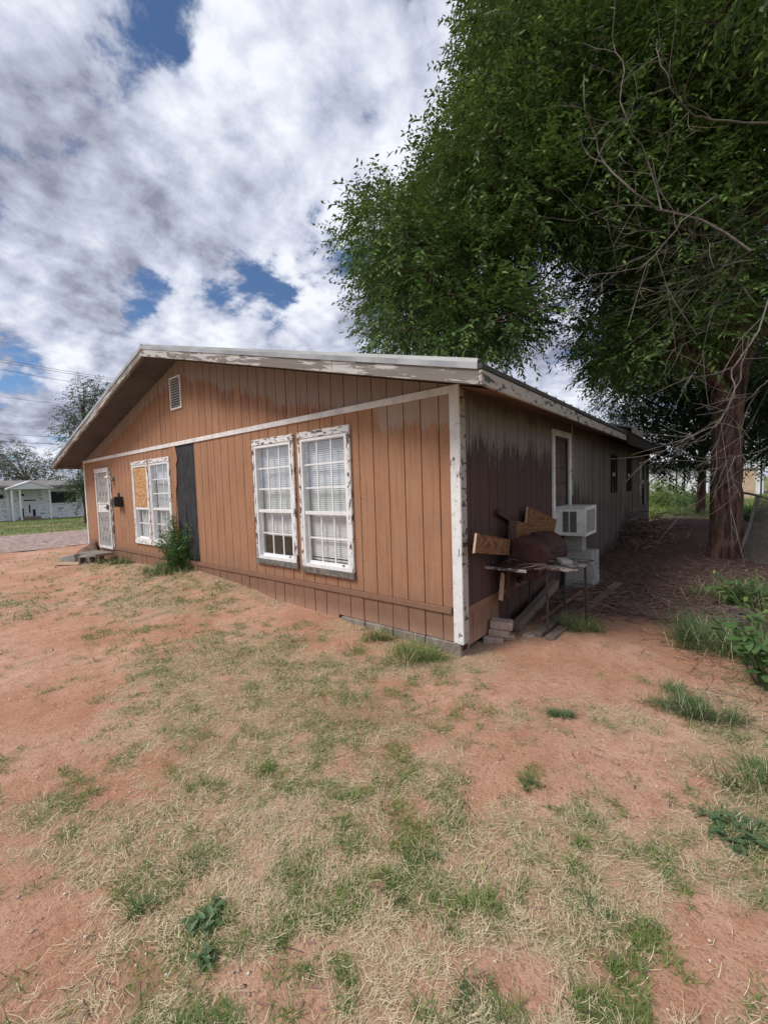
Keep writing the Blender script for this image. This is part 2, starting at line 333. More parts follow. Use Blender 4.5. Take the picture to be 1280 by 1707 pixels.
class MB:
    def __init__(s): s.V = []; s.F = []
    def add(s, V, Fc):
        k = len(s.V); s.V += [tuple(float(c) for c in v) for v in V]; s.F += [tuple(int(i) + k for i in f) for f in Fc]; return s
    def box(s, x0, x1, y0, y1, z0, z1, T=None):
        V = [(x, y, z) for x in (x0, x1) for y in (y0, y1) for z in (z0, z1)]
        if T is not None: V = [tuple(T @ Vector(v)) for v in V]
        return s.add(V, [(0, 1, 3, 2), (4, 6, 7, 5), (0, 4, 5, 1), (2, 3, 7, 6), (0, 2, 6, 4), (1, 5, 7, 3)])
    def cbox(s, x0, x1, y0, y1, z0, z1, c=0.004, T=None):
        lo = (x0, y0, z0); hi = (x1, y1, z1); V = []; idx = {}
        c = min(c, (x1 - x0) * .45, (y1 - y0) * .45, (z1 - z0) * .45)
        for sx in (0, 1):
            for sy in (0, 1):
                for sz in (0, 1):
                    for a in range(3):
                        p = []
                        for i, q in enumerate((sx, sy, sz)):
                            v = hi[i] if q else lo[i]
                            if i != a: v += -c if q else c
                            p.append(v)
                        idx[(sx, sy, sz, a)] = len(V); V.append(tuple(p))
        Fc = []
        for a in range(3):
            o = [i for i in range(3) if i != a]
            for q in (0, 1):
                ring = []
                for (u, v) in ((0, 0), (1, 0), (1, 1), (0, 1)):
                    k = [0, 0, 0]; k[a] = q; k[o[0]] = u; k[o[1]] = v; ring.append(idx[(*k, a)])
                Fc.append(ring)
        for a in range(3):                       # edges along axis a
            o = [i for i in range(3) if i != a]
            for u in (0, 1):
                for v in (0, 1):
                    k0 = [0, 0, 0]; k1 = [0, 0, 0]; k0[o[0]] = k1[o[0]] = u; k0[o[1]] = k1[o[1]] = v; k1[a] = 1
                    Fc.append([idx[(*k0, o[0])], idx[(*k1, o[0])], idx[(*k1, o[1])], idx[(*k0, o[1])]])
        for sx in (0, 1):
            for sy in (0, 1):
                for sz in (0, 1): Fc.append([idx[(sx, sy, sz, a)] for a in range(3)])
        # orient outward
        ctr = np.array([(lo[i] + hi[i]) / 2 for i in range(3)]); VV = np.array(V)
        out = []
        for f in Fc:
            n = np.cross(VV[f[1]] - VV[f[0]], VV[f[2]] - VV[f[0]])
            out.append(f if n @ (VV[f].mean(0) - ctr) > 0 else f[::-1])
        if T is not None: V = [tuple(T @ Vector(v)) for v in V]
        return s.add(V, out)
    def tube(s, P, R, seg=8, cap=True):
        V, Fc = tube_arrays(np.array(P, float), np.array(R, float) if np.ndim(R) else np.full(len(P), float(R)), seg)
        Fc = [tuple(f) for f in Fc.tolist()]
        if cap: Fc += [tuple(range(seg))[::-1], tuple(range(len(V) - seg, len(V)))]
        return s.add(V, Fc)
    def prism(s, pts, y0, y1):                    # polygon in x,z extruded in y
        n = len(pts); V = [(p[0], y0, p[1]) for p in pts] + [(p[0], y1, p[1]) for p in pts]
        Fc = [tuple(range(n)), tuple(range(2 * n - 1, n - 1, -1))] + [(i, i + n, (i + 1) % n + n, (i + 1) % n) for i in range(n)]
        return s.add(V, Fc)
    def build(s, name, mat, parent=None, loc=None, rot=None, smooth=False):
        return link(name, new_mesh(name, s.V, s.F, mat, smooth), parent, loc, rot)
def tube_arrays(P, R, seg=8):
    n = len(P); T = np.gradient(P, axis=0); T /= np.linalg.norm(T, axis=1)[:, None] + 1e-9
    up = np.array([0.0, 0, 1]) if abs(T[0, 2]) < 0.9 else np.array([1.0, 0, 0]); V = np.zeros((n, seg, 3)); a = np.linspace(0, 2 * np.pi, seg, endpoint=False)
    u = np.cross(up, T[0]); u /= np.linalg.norm(u)
    for i in range(n):
        u = u - (u @ T[i]) * T[i]; u /= np.linalg.norm(u) + 1e-9; w = np.cross(T[i], u)
        V[i] = P[i] + R[i] * (np.cos(a)[:, None] * u + np.sin(a)[:, None] * w)
    Fc = [(i * seg + j, i * seg + (j + 1) % seg, (i + 1) * seg + (j + 1) % seg, (i + 1) * seg + j) for i in range(n - 1) for j in range(seg)]
    return V.reshape(-1, 3), np.array(Fc)
def spline(pts, n):
    P = np.array(pts, float); k = len(P)
    if k == 2: t = np.linspace(0, 1, n)[:, None]; return P[0] * (1 - t) + P[1] * t
    Q = np.vstack([2 * P[0] - P[1], P, 2 * P[-1] - P[-2]]); out = []
    for u in np.linspace(0, k - 1 - 1e-6, n):
        i = int(u); t = u - i; a, b_, c, d = Q[i], Q[i + 1], Q[i + 2], Q[i + 3]
        out.append(0.5 * (2 * b_ + (c - a) * t + (2 * a - 5 * b_ + 4 * c - d) * t * t + (3 * b_ - a - 3 * c + d) * t ** 3))
    return np.array(out)
class Many:                                       # collects many tubes / ribbons as arrays
    def __init__(s): s.V = []; s.F = []; s.k = 0
    def add(s, V, Fc): s.V.append(V); s.F.append(np.asarray(Fc) + s.k); s.k += len(V)
    def tube(s, P, R, seg=5): s.add(*tube_arrays(np.array(P, float), np.array(R, float), seg))
    def build(s, name, mat, parent=None, smooth=True, loc=None):
        return link(name, new_mesh(name, np.vstack(s.V), np.vstack(s.F), mat, smooth), parent, loc)
def ribbons(P, yaw, L, Wd, pitch, bend, curl, segs=3, taper=True):
    n = len(P); V = np.zeros((n, segs + 1, 2, 3)); p = P.copy().astype(float)
    for i in range(segs + 1):
        t = i / segs; a = yaw + curl * t; w = Wd * ((1 - t) ** 0.6 * 0.95 + 0.05 if taper else np.ones(n) * (1 - 0.3 * t))
        side = np.stack([-np.sin(a), np.cos(a), np.zeros(n)], 1)
        V[:, i, 0] = p - side * (w / 2)[:, None]; V[:, i, 1] = p + side * (w / 2)[:, None]
        th = pitch + bend * (t + 0.5 / segs)
        p = p + (L / segs)[:, None] * np.stack([np.cos(a) * np.cos(th), np.sin(a) * np.cos(th), np.sin(th)], 1)
    base = (np.arange(n) * (segs + 1) * 2)[:, None]
    q = np.concatenate([np.stack([base + 2 * i, base + 2 * i + 1, base + 2 * i + 3, base + 2 * i + 2], 2) for i in range(segs)], 1)
    return V.reshape(-1, 3), q.reshape(-1, 4)

# ------------------------------------------------------------------ numpy noise
_tab = np.random.default_rng(5).random((256, 256))
def vnoise(x, y):
    xi = np.floor(x).astype(int); yi = np.floor(y).astype(int); fx = x - xi; fy = y - yi
    fx = fx * fx * (3 - 2 * fx); fy = fy * fy * (3 - 2 * fy)
    g = lambda i, j: _tab[(xi + i) & 255, (yi + j) & 255]
    return (g(0, 0) * (1 - fx) + g(1, 0) * fx) * (1 - fy) + (g(0, 1) * (1 - fx) + g(1, 1) * fx) * fy
def fbm(x, y, o=4, r=0.5):
    s = 0; a = 1; t = 0
    for i in range(o): s = s + a * vnoise(x * 2 ** i + 17.3 * i, y * 2 ** i + 9.1 * i); t += a; a *= r
    return s / t
def sstep(v, a, b): t = np.clip((v - a) / (b - a), 0, 1); return t * t * (3 - 2 * t)

# ------------------------------------------------------------------ terrain
def H(x, y):
    x = np.asarray(x, float); y = np.asarray(y, float)
    wall = np.interp(x, [-14, -10.5, -8.5, -6.5, -4.9, -3.6, -2.8, -1.8, -1.2, 0, 0.4], [0.0, 0.05, 0.09, 0.17, 0.24, 0.165, 0.06, 0.035, 0.005, -0.055, -0.02])
    d = np.maximum(-y, 0); h = wall * np.exp(-(d / 1.1) ** 2) * np.where(x < 0.6, 1, 0)
    h = h + 0.15 * sstep(y, 2.0, 6.0) * sstep(x, -0.3, 0.3) * (y > 0)
    h = h + 0.05 * (fbm(x * 0.7 + 3, y * 0.7 + 8, 3) - 0.5) * sstep(np.abs(x + 5.3), 5.0, 5.6 + 0 * x) + 0.045 * (fbm(x * 0.8, y * 0.8, 3) - 0.5) * (y < -0.3)
    near = (np.abs(x) < 16) & (np.abs(y) < 16)
    h = h + np.where(near, 0.022 * (fbm(x * 4.0, y * 4.0, 3) - 0.5) + 0.010 * (fbm(x * 17, y * 17, 2) - 0.5), 0)
    return h
class Blobs:
    def __init__(s, items):
        s.b = []
        for (px, py, rx, ry, w) in items:
            c = gp(px, py)[:2]; a = (gp(px + rx, py)[:2] - gp(px - rx, py)[:2]) / 2; d = (gp(px, py + ry)[:2] - gp(px, py - ry)[:2]) / 2
            s.b.append((c, np.linalg.inv(np.stack([a, d], 1)), w))
    def __call__(s, x, y):
        out = 0
        for c, Mi, w in s.b:
            u = Mi[0, 0] * (x - c[0]) + Mi[0, 1] * (y - c[1]); v = Mi[1, 0] * (x - c[0]) + Mi[1, 1] * (y - c[1])
            out = out + w * np.exp(-(u * u + v * v) ** 1.3)
        return out
BARE = Blobs([(90, 1060, 170, 55, 1.2), (50, 1180, 140, 70, 1.2), (20, 960, 120, 30, .9), (60, 1590, 190, 150, .75), (560, 1035, 150, 32, 1), (470, 1010, 150, 22, .6), (1000, 1090, 190, 62, 1.3),
              (690, 1170, 110, 45, .8), (860, 1270, 180, 70, 1.2), (1090, 1290, 120, 70, 1.1), (1150, 1570, 120, 110, .9), (740, 1640, 150, 60, .6), (650, 1550, 60, 40, .4),
              (330, 1050, 90, 35, .6), (260, 1350, 70, 40, .4), (450, 1300, 90, 40, .35), (100, 1290, 110, 40, .6), (380, 1640, 130, 60, .5), (830, 1140, 120, 30, .7), (560, 1080, 90, 25, .5),
              (540, 1160, 40, 25, .5), (900, 1640, 60, 60, .5), (1130, 990, 150, 70, .8), (1060, 940, 120, 50, .9)])
GREEN = Blobs([(200, 1060, 60, 16, .8), (330, 1090, 70, 18, .9), (430, 1090, 60, 16, .8), (390, 1150, 70, 20, .9), (300, 1190, 60, 22, .8), (560, 1120, 60, 16, .7), (640, 1210, 60, 24, .8), (480, 1050, 60, 12, .6), (700, 1300, 50, 26, .6), (150, 1230, 60, 18, .6), (360, 1240, 60, 22, .7), (530, 1205, 80, 35, .9), (610, 1320, 75, 40, 1), (640, 1370, 60, 30, .8), (430, 1250, 70, 30, .8), (290, 1390, 70, 45, .7), (60, 1355, 90, 30, .9), (110, 1290, 60, 18, .5), (460, 1170, 80, 22, .7),
               (230, 1010, 90, 18, .8), (330, 1010, 80, 16, .7), (60, 1020, 60, 14, .7), (250, 1100, 70, 22, .6), (400, 1330, 50, 35, .5), (330, 1330, 40, 30, .6), (500, 1300, 60, 30, .6), (790, 1440, 60, 40, .6),
               (760, 1520, 60, 35, .7), (690, 1440, 50, 60, .5), (950, 1460, 60, 40, .6), (1000, 1670, 90, 60, .7), (1180, 1440, 90, 50, .8), (1250, 1350, 60, 50, 1), (910, 1300, 70, 30, .5), (580, 1500, 50, 50, .4),
               (980, 1520, 40, 40, .6), (230, 1460, 70, 60, .5), (150, 1560, 60, 40, .4), (760, 1690, 50, 40, .6), (1250, 1600, 60, 60, .4), (860, 1570, 40, 40, .4), (500, 1430, 40, 40, .4), (1230, 1260, 60, 60, .7)])
def cover(x, y):
    n1 = fbm(x * 1.3 + 40, y * 1.3 + 11, 4); n2 = fbm(x * 3.1 + 5, y * 3.1 + 71, 4); n3 = fbm(x * 5.0 + 15, y * 5.0 + 31, 3)
    bare = BARE(x, y); gr = GREEN(x, y)
    midf = np.exp(-(((x + 1.2) / 3.2) ** 2 + ((y + 1.4) / 1.1) ** 2))
    n4 = fbm(x * 9.0 + 55, y * 9.0 + 21, 3); n5 = fbm(x * 12.0 + 25, y * 12.0 + 61, 3)
    straw = np.clip(sstep(0.34 * n1 + 0.36 * n2 + 0.30 * n4 + 0.088 + 0.06 * midf + 0.10 * np.exp(-((y + 0.12) / 0.22) ** 2) * (x < 0.1) - 0.22 * bare, 0.47, 0.59), 0, 1)
    green = np.clip(sstep(0.14 * n2 + 0.40 * n3 + 0.46 * n5 + 0.12 * gr + 0.085 * midf - 0.12 * bare, 0.472, 0.565), 0, 1)
    under = sstep(y, 1.2, 3.4) * sstep(x, -0.2, 0.4); straw = straw * (1 - under); green = green * (1 - under)
    leftroad = sstep(-x, 9.5, 12.0); straw = straw * (1 - leftroad); green = green * (1 - leftroad * 0.7)
    return straw, green
def lines(segs):
    out = [segs[0][0]]
    for a, b_, st in segs: out += list(np.linspace(a, b_, max(2, int(round((b_ - a) / st)) + 1))[1:])
    return np.array(out)
xs = np.concatenate([-np.geomspace(700, 24, 26), lines([(-23, -11.5, 0.25), (-11.5, -5, 0.10), (-5, 3.2, 0.054), (3.2, 6, 0.15)]), 6.5 + np.geomspace(0.5, 600, 26)])
ys = np.concatenate([-5.0 - np.geomspace(400, 0.6, 14), lines([(-5, -4, 0.1), (-4, 3.0, 0.054), (3.0, 14, 0.14)]), 14.5 + np.geomspace(0.3, 700, 30)])
GX, GY = np.meshgrid(xs, ys, indexing='ij'); gx, gy = GX.ravel(), GY.ravel()
gz = H(gx, gy); nx, ny = len(xs), len(ys)
ii, jj = np.meshgrid(np.arange(nx - 1), np.arange(ny - 1), indexing='ij'); k0 = (ii * ny + jj).ravel()
gme = new_mesh('ground', np.stack([gx, gy, gz], 1), np.stack([k0, k0 + ny, k0 + ny + 1, k0 + 1], 1), None, True)
st_, gn_ = cover(gx, gy)
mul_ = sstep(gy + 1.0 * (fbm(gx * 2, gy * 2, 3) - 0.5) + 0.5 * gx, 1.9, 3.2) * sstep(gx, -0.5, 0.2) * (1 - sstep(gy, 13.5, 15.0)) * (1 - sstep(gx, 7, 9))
law_ = np.maximum(sstep(-gx, 20.6, 21.6), np.maximum(sstep(gy, 13.5, 16), sstep(gx, 4, 6)))
at = gme.color_attributes.new('ground_cover', 'FLOAT_COLOR', 'POINT')
at.data.foreach_set('color', np.stack([st_, gn_, mul_, law_], 1).astype(np.float32).ravel())
def soil_fn(b):
    P = b.pos(); A = b.n('ShaderNodeAttribute', attribute_name='ground_cover'); s = b.n('ShaderNodeSeparateColor', {0: A.outputs[0]})
    big = b.noise(P, 0.9, 4, 0.55); med = b.noise(P, 7, 6, 0.65); fine = b.noise(P, 90, 4, 0.7); gr = b.noise(P, 320, 2, 0.6)
    c = b.mix(b.step(big, 0.3, 0.7), (0.47, 0.245, 0.152), (0.64, 0.39, 0.275))
    c = b.mix(b.m('MULTIPLY', b.step(med, 0.42, 0.72), 0.55), c, (0.37, 0.165, 0.095))
    c = b.mix(b.m('MULTIPLY', b.step(fine, 0.50, 0.66), 0.6), c, (0.23, 0.10, 0.06))
    clod = b.noise(P, 34, 5, 0.7); c = b.mix(b.m('MULTIPLY', b.step(clod, 0.54, 0.66), 0.55), c, (0.27, 0.12, 0.07))
    c = b.mix(b.m('MULTIPLY', b.step(gr, 0.62, 0.70), 0.45), c, (0.66, 0.47, 0.36))
    ch = b.noise(P, 45, 5, 0.75)
    c = b.mix(b.m('MULTIPLY', s.outputs[0], b.step(ch, 0.38, 0.62, 0.15, 0.75)), c, (0.44, 0.345, 0.23))
    c = b.mix(b.m('MULTIPLY', s.outputs[1], b.step(ch, 0.35, 0.6, 0.1, 0.5)), c, (0.22, 0.215, 0.11))
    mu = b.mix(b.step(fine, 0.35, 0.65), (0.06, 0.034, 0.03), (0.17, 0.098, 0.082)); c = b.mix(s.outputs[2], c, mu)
    x, y, z = sepz(b)
    lw = b.mix(b.step(med, 0.35, 0.65), (0.10, 0.135, 0.045), (0.20, 0.215, 0.085)); lw = b.mix(b.m('MULTIPLY', b.step(b.noise(P, 0.22, 4), 0.5, 0.62), 0.7), lw, (0.36, 0.26, 0.16))
    return b.mix(A.outputs['Alpha'], c, lw), b.m('ADD', b.m('MULTIPLY', fine, 0.6), b.m('ADD', b.m('ADD', med, b.m('MULTIPLY', clod, -0.8)), b.m('MULTIPLY', gr, 0.25)))
material('soil', soil_fn, 0.95, 0.15, 0.9, 0.016)
gme.materials.append(MAT['soil'])
ground = tag(link('ground', gme), 'patchy red soil yard with thin dry turf', None, None, 'structure')
def road_fn(b):
    P = b.pos(); v = b.n('ShaderNodeTexVoronoi', {'Vector': P, 'Scale': 9.0}); r = b.n('ShaderNodeSeparateColor', {0: v.outputs[1]})
    n = b.noise(P, 0.8, 4); c = b.mix(r.outputs[0], (0.18, 0.125, 0.11), (0.48, 0.36, 0.32)); return b.mix(b.m('MULTIPLY', b.step(n, 0.45, 0.7), 0.6), c, (0.36, 0.26, 0.22)), v.outputs[0]
material('gravel', road_fn, 0.95, 0.2, 1.0, 0.03)
ry = np.linspace(-60, 140, 161); V = []; Fc = []
for i, y in enumerate(ry):
    w = 0.35 * (vnoise(np.array([y * .6]), np.array([3.]))[0] - .5); w2 = 0.6 * (vnoise(np.array([y * .5]), np.array([9.]))[0] - .5)
    for j, x in enumerate((-21.2 + w, -19, -16.5, -14.2 + w2)):
        V.append((x, y, float(H(x, y)) + (0.012 if j in (0, 3) else 0.045)))
    if i: k = (i - 1) * 4; Fc += [(k + j, k + j + 4, k + j + 5, k + j + 1) for j in range(3)]
road = tag(link('gravel_road', new_mesh('gravel_road', V, Fc, 'gravel', True)), 'greyish purple gravel street past the house', None, None, 'structure')

# ================================================================== THE HOUSE
L0 = -10.6; DEPTH = 12.85
house = thing('house', 'long single storey tan plywood sided house with low gable and peeling white trim', 'house')
def part(name, mb, mat, parent=house, **k): return mb.build(name, mat, parent, **k)
def roof_top(x): return EAVE_Z + SLOPE * (EAVE_X - x) if x > RIDGE_X else EAVE_Z + SLOPE * (x - (2 * RIDGE_X - EAVE_X))
def cells(a0, a1, z0, z1, holes):
    """split the rectangle a x z round the holes"""
    A = sorted({a0, a1} | {min(max(h[i], a0), a1) for h in holes for i in (0, 1)}); Z = sorted({z0, z1} | {min(max(h[i], z0), z1) for h in holes for i in (2, 3)})
    out = []
    for i in range(len(A) - 1):
        run = None
        for j in range(len(Z) - 1):
            am, zm = (A[i] + A[i + 1]) / 2, (Z[j] + Z[j + 1]) / 2
            if any(h[0] < am < h[1] and h[2] < zm < h[3] for h in holes):
                if run: out.append(run); run = None
            else: run = (A[i], A[i + 1], run[2] if run else Z[j], Z[j + 1])
        if run: out.append(run)
    return [c for c in out if c[1] - c[0] > 1e-4 and c[3] - c[2] > 1e-4]
def connected(cs):
    groups = []
    for c in cs:
        hit = [g for g in groups if any(abs(c[0] - d[1]) < 1e-5 and min(c[3], d[3]) - max(c[2], d[2]) > 1e-4 for d in g)]
        m = [c] + [d for g in hit for d in g]; groups = [g for g in groups if g not in hit] + [m]
    return groups
TL, TW = 0.042, 0.058                                                     # window trim width
WIN = [(-3.16, -2.37, 0.62, 2.17, 'half'), (-2.18, -1.39, 0.60, 2.17, 'blind'), (-7.47, -6.78, 0.64, 2.14, 'osb'), (-6.63, -5.84, 0.64, 2.14, 'plain')]
DOOR = (-9.72, -8.84, 0.33, 2.15)
FELT = (-5.62, -4.90, 0.40, 2.385)
holes = [w[:4] for w in WIN] + [DOOR]
# sheathing behind the boards = the wall itself
mb = MB()
for c in cells(L0, 0.0, 0.34, 2.44, holes): mb.box(c[0], c[1], 0.013, 0.10, c[2], c[3])
front = part('front_wall', mb, 'sheathing')
mb = MB().prism([(L0, 2.445), (0, 2.445), (0, 2.455), (RIDGE_X, roof_top(RIDGE_X) - 0.095), (L0, 2.455)], 0.013, 0.10)
gable = part('gable_wall', mb, 'sheathing')
PITCH = 0.2032; GAP = 0.0105
xb = np.arange(0, -L0 / PITCH + 1) * PITCH
for i in range(len(xb) - 1):
    a1, a0 = -xb[i] - GAP / 2, max(-xb[i + 1], L0) + GAP / 2
    off = 0.0025 * math.sin((i // 6) * 2.1)
    if a1 - a0 < 0.02: continue
    # lower boards
    for grp in connected(cells(a0, a1, 0.40, 2.385, [(w[0] - 0.01, w[1] + 0.01, w[2] - 0.01, w[3] + 0.01) for w in holes] + [FELT])):
        mb = MB()
        for c in grp: mb.box(c[0], c[1], off - 0.001, 0.0128, c[2], c[3])
        part('siding_board', mb, 'siding_front', front)
    # gable boards
    f = lambda x: roof_top(x) - 0.10
    pts = [(a0, 2.455), (a1, 2.455), (a1, f(a1))] + ([(RIDGE_X, f(RIDGE_X))] if a0 < RIDGE_X < a1 else []) + [(a0, f(a0))]
    part('siding_board', MB().prism(pts, off - 0.001, 0.0128), 'siding_gable', gable)
    # boards of the skirting
# torn siding edge by the felt
zz_ = np.linspace(0.42, 2.38, 26); rr = random.Random(3)
edge = [(-5.60 + 0.05 * math.sin(z * 3.6 + 0.6) + rr.uniform(-0.016, 0.016) + (0.05 if z > 2.1 else -0.02 * (2.1 - z)), z) for z in zz_]
part('torn_siding_board', MB().prism([(-5.80, 0.42)] + edge + [(-5.80, 2.38)], -0.009, -0.0025), 'siding_front', front)
V = [];
mb = MB(); nzf = 22
for i in range(nzf + 1):
    for j in range(9):
        x = -5.64 + 0.745 * j / 8; z = 0.38 + 2.005 * i / nzf
        V.append((x, 0.006 + 0.005 * (vnoise(np.array([x * 6]), np.array([z * 4]))[0] - .5), z))
Fc = [(i * 9 + j, i * 9 + j + 1, (i + 1) * 9 + j + 1, (i + 1) * 9 + j) for i in range(nzf) for j in range(8)]
mb.add(V, Fc); tag(part('felt_paper', mb, 'felt', front, smooth=True), 'strip of bare black roofing felt where siding is gone')
mb = MB().prism([(-5.30, 0.9), (-5.288, 0.6), (-5.283, 0.9), (-5.292, 1.35)], -0.001, 0.001); part('felt_tear', mb, 'dark_opening', front)
# skirting
mb = MB().box(L0, 0, 0.0135, 0.09, 0.0, 0.335); skirt = part('skirting', mb, 'sheathing')
for i in range(len(xb) - 1):
    a1, a0 = -xb[i] - GAP / 2, max(-xb[i + 1], L0) + GAP / 2
    z0 = 0.075 if a1 > -1.45 else -0.06
    part('skirting_board', MB().box(a0, a1, -0.004 + 0.003 * math.sin(i * 1.7), 0.0132, z0, 0.334), 'siding_skirt', skirt)
part('skirting_rail', MB().cbox(L0, -0.10, -0.022, 0.0, 0.336, 0.398, 0.004), 'siding_skirt', skirt)
for i, (x0, w) in enumerate([(-0.40, 0.39), (-0.80, 0.39), (-1.19, 0.38), (-1.56, 0.36)]):
    part('footing_block', MB().cbox(x0, x0 + w, -0.022 - 0.004 * i, 0.16, -0.12, 0.068, 0.008), 'concrete_dark', skirt)
# white band and corner boards
part('band_board', MB().cbox(L0 - 0.03, -1.21, -0.021, 0.0, 2.385, 2.452, 0.003), 'white_trim')
part('band_board', MB().cbox(-1.207, -0.080, -0.023, -0.002, 2.383, 2.452, 0.003), 'white_trim')
part('corner_board', MB().cbox(-0.078, 0.022, -0.024, -0.002, 0.07, 2.453, 0.003), 'peel_mostly_white')
part('corner_board', MB().cbox(0.002, 0.0235, -0.0015, 0.092, 0.07, 2.45, 0.003), 'fascia_side')
part('corner_board', MB().cbox(L0 - 0.022, L0 + 0.05, -0.024, -0.002, 0.05, 2.384, 0.003), 'white_trim')
# nail heads down the sheet joints
nail = MB().add([(0.0075 * math.cos(a), -0.0015, 0.0075 * math.sin(a)) for a in np.linspace(0, 2 * math.pi, 7)[:6]] + [(0, -0.0035, 0)], [((i + 1) % 6, i, 6) for i in range(6)])
nm = new_mesh('nail', nail.V, nail.F, 'iron_dark')
for sh in range(1, 9):
    x = -sh * 6 * PITCH
    for k in range(9):
        z = 0.52 + k * 0.225 + 0.03 * random.random()
        if any(h[0] - 0.08 < x < h[1] + 0.08 and h[2] - .1 < z < h[3] + .1 for h in holes + [FELT]): continue
        link('nail', nm, front, (x + 0.014, 0.0, z))
# windows
def window(x0, x1, z0, z1, kind):
    xc = (x0 + x1) / 2; w = x1 - x0; h = z1 - z0; hw = w / 2
    r = link('window', None, house, (xc, 0, z0)); P_ = lambda n, mb, mat: mb.build(n, mat, r)
    P_('trim_board', MB().cbox(-hw - TL, hw + TW, -0.034, -0.003, h + 0.004, h + 0.085, 0.004), 'peel_head')
    P_('trim_board', MB().cbox(-hw - TL, -hw - 0.002, -0.032, -0.003, 0.0, h + 0.002, 0.004), 'peel_mostly_wood' if kind == 'half' else 'peel_half')
    P_('trim_board', MB().cbox(hw + 0.002, hw + TW, -0.032, -0.003, 0.0, h + 0.002, 0.004), 'peel_half')
    P_('window_sill', MB().cbox(-hw - TL - 0.005, hw + TW + 0.005, -0.040, -0.004, -0.075, -0.003, 0.004), 'grey_sill' if x0 > -5 else 'peel_half')
    fw = 0.032; mr = 0.425 * h
    mb = MB(); mb.box(-hw, -hw + fw, -0.026, 0.075, 0, h).box(hw - fw, hw, -0.026, 0.075, 0, h).box(-hw + fw, hw - fw, -0.026, 0.075, h - fw, h).box(-hw + fw, hw - fw, -0.026, 0.075, 0, fw * 1.3)
    P_('frame', mb, 'vinyl')
    P_('meeting_rail', MB().cbox(-hw + fw, hw - fw, -0.015, 0.04, mr - 0.022, mr + 0.022, 0.003), 'vinyl')
    mb = MB(); s = 0.03; y0, y1 = 0.018, 0.045
    mb.box(-hw + fw, -hw + fw + s, y0, y1, fw * 1.3, mr - 0.022).box(hw - fw - s, hw - fw, y0, y1, fw * 1.3, mr - 0.022).box(-hw + fw + s, hw - fw - s, y0, y1, fw * 1.3, fw * 1.3 + s)
    P_('lower_sash', mb, 'vinyl')
    def grid(xa, xb_, za, zb, nc, nr, y, skip=False):
        mw = 0.009
        if skip: return
        for c in range(1, nc): P_('muntin', MB().box(xa + (xb_ - xa) * c / nc - mw, xa + (xb_ - xa) * c / nc + mw, y - 0.007, y + 0.007, za, zb), 'vinyl')
        for k in range(1, nr): P_('muntin', MB().box(xa, xb_, y - 0.006, y + 0.006, za + (zb - za) * k / nr - mw, za + (zb - za) * k / nr + mw), 'vinyl')
        pw, ph = (xb_ - xa) / nc - 2 * mw, (zb - za) / nr - 2 * mw
        pm = new_mesh('pane', MB().box(-pw / 2, pw / 2, -0.002, 0.002, -ph / 2, ph / 2).V, MB().box(0, 1, 0, 1, 0, 1).F, 'glass')
        for c in range(nc):
            for k in range(nr): link('pane', pm, r, (xa + (xb_ - xa) * (c + .5) / nc, y, za + (zb - za) * (k + .5) / nr))
    grid(-hw + fw, hw - fw, mr + 0.022, h - fw, 3, 3, 0.008, kind == 'osb')
    grid(-hw + fw + s, hw - fw - s, fw * 1.3 + s, mr - 0.022, 3, 2, 0.032)
    if kind == 'osb': tag(P_('chipboard_panel', MB().cbox(-hw + fw, hw - fw, -0.012, 0.0, mr + 0.023, h - fw, 0.002), 'osb'), 'orange chipboard sheet closing the upper sash')
    low = {'half': 0.34, 'blind': 0.09, 'osb': 0.05, 'plain': 0.05}[kind]
    mb = MB(); n = int((h - low - 0.05) / 0.024)
    for i in range(n):
        z = h - 0.05 - i * 0.024; t = 0.0108; sag = 0.004 * math.sin(i * 0.7)
        mb.add([(-hw + 0.034, 0.080, z - t), (hw - 0.034, 0.080, z - t + sag), (hw - 0.034, 0.089, z + t + sag), (-hw + 0.034, 0.089, z + t)], [(0, 1, 2, 3)])
    mb.box(-hw + 0.04, hw - 0.04, 0.085, 0.108, h - 0.05 - n * 0.024 - 0.03, h - 0.05 - n * 0.024 - 0.006)
    P_('blind', mb, 'blind')
    P_('sash_lock', MB().cbox(hw - 0.16, hw - 0.13, 0.006, 0.018, fw * 1.3 + 0.008, fw * 1.3 + 0.022, 0.002), 'iron_dark')
for w in WIN: window(*w)
# interior: floor, ceiling and a partition that closes the front rooms
part('interior_floor', MB().box(L0, -0.02, 0.11, DEPTH, 0.25, 0.33), 'interior')
part('interior_ceiling', MB().box(L0, -0.02, 0.11, DEPTH, 2.40, 2.44), 'interior')
part('interior_partition', MB().box(L0, -0.02, 3.6, 3.7, 0.33, 2.40), 'interior')
# front door: dark opening, steel door, white barred security door
dx0, dx1, dz0, dz1 = DOOR; dw = dx1 - dx0; dh = dz1 - dz0
door = link('door', None, house, (dx0, 0, dz0))
MB().box(0, dw, 0.06, 0.10, 0, dh).build('door_leaf', 'door_panel', door)
mb = MB(); fr = 0.055
mb.box(0, fr, -0.045, 0.0, 0, dh).box(dw - fr, dw, -0.045, 0.0, 0, dh).box(fr, dw - fr, -0.045, 0.0, dh - 0.05, dh).box(fr, dw - fr, -0.045, 0.0, 0, 0.06)
mb.box(fr, dw - fr, -0.04, -0.005, 0.85, 0.88).box(fr, dw - fr, -0.04, -0.005, 1.04, 1.07)
mb.build('security_frame', 'steel_white', door)
for k in range(1, 8):
    x = fr + (dw - 2 * fr) * k / 8
    MB().box(x - 0.010, x + 0.010, -0.033, -0.013, 0.06, 0.85).box(x - 0.010, x + 0.010, -0.033, -0.013, 1.07, dh - 0.05).build('bar', 'steel_white', door)
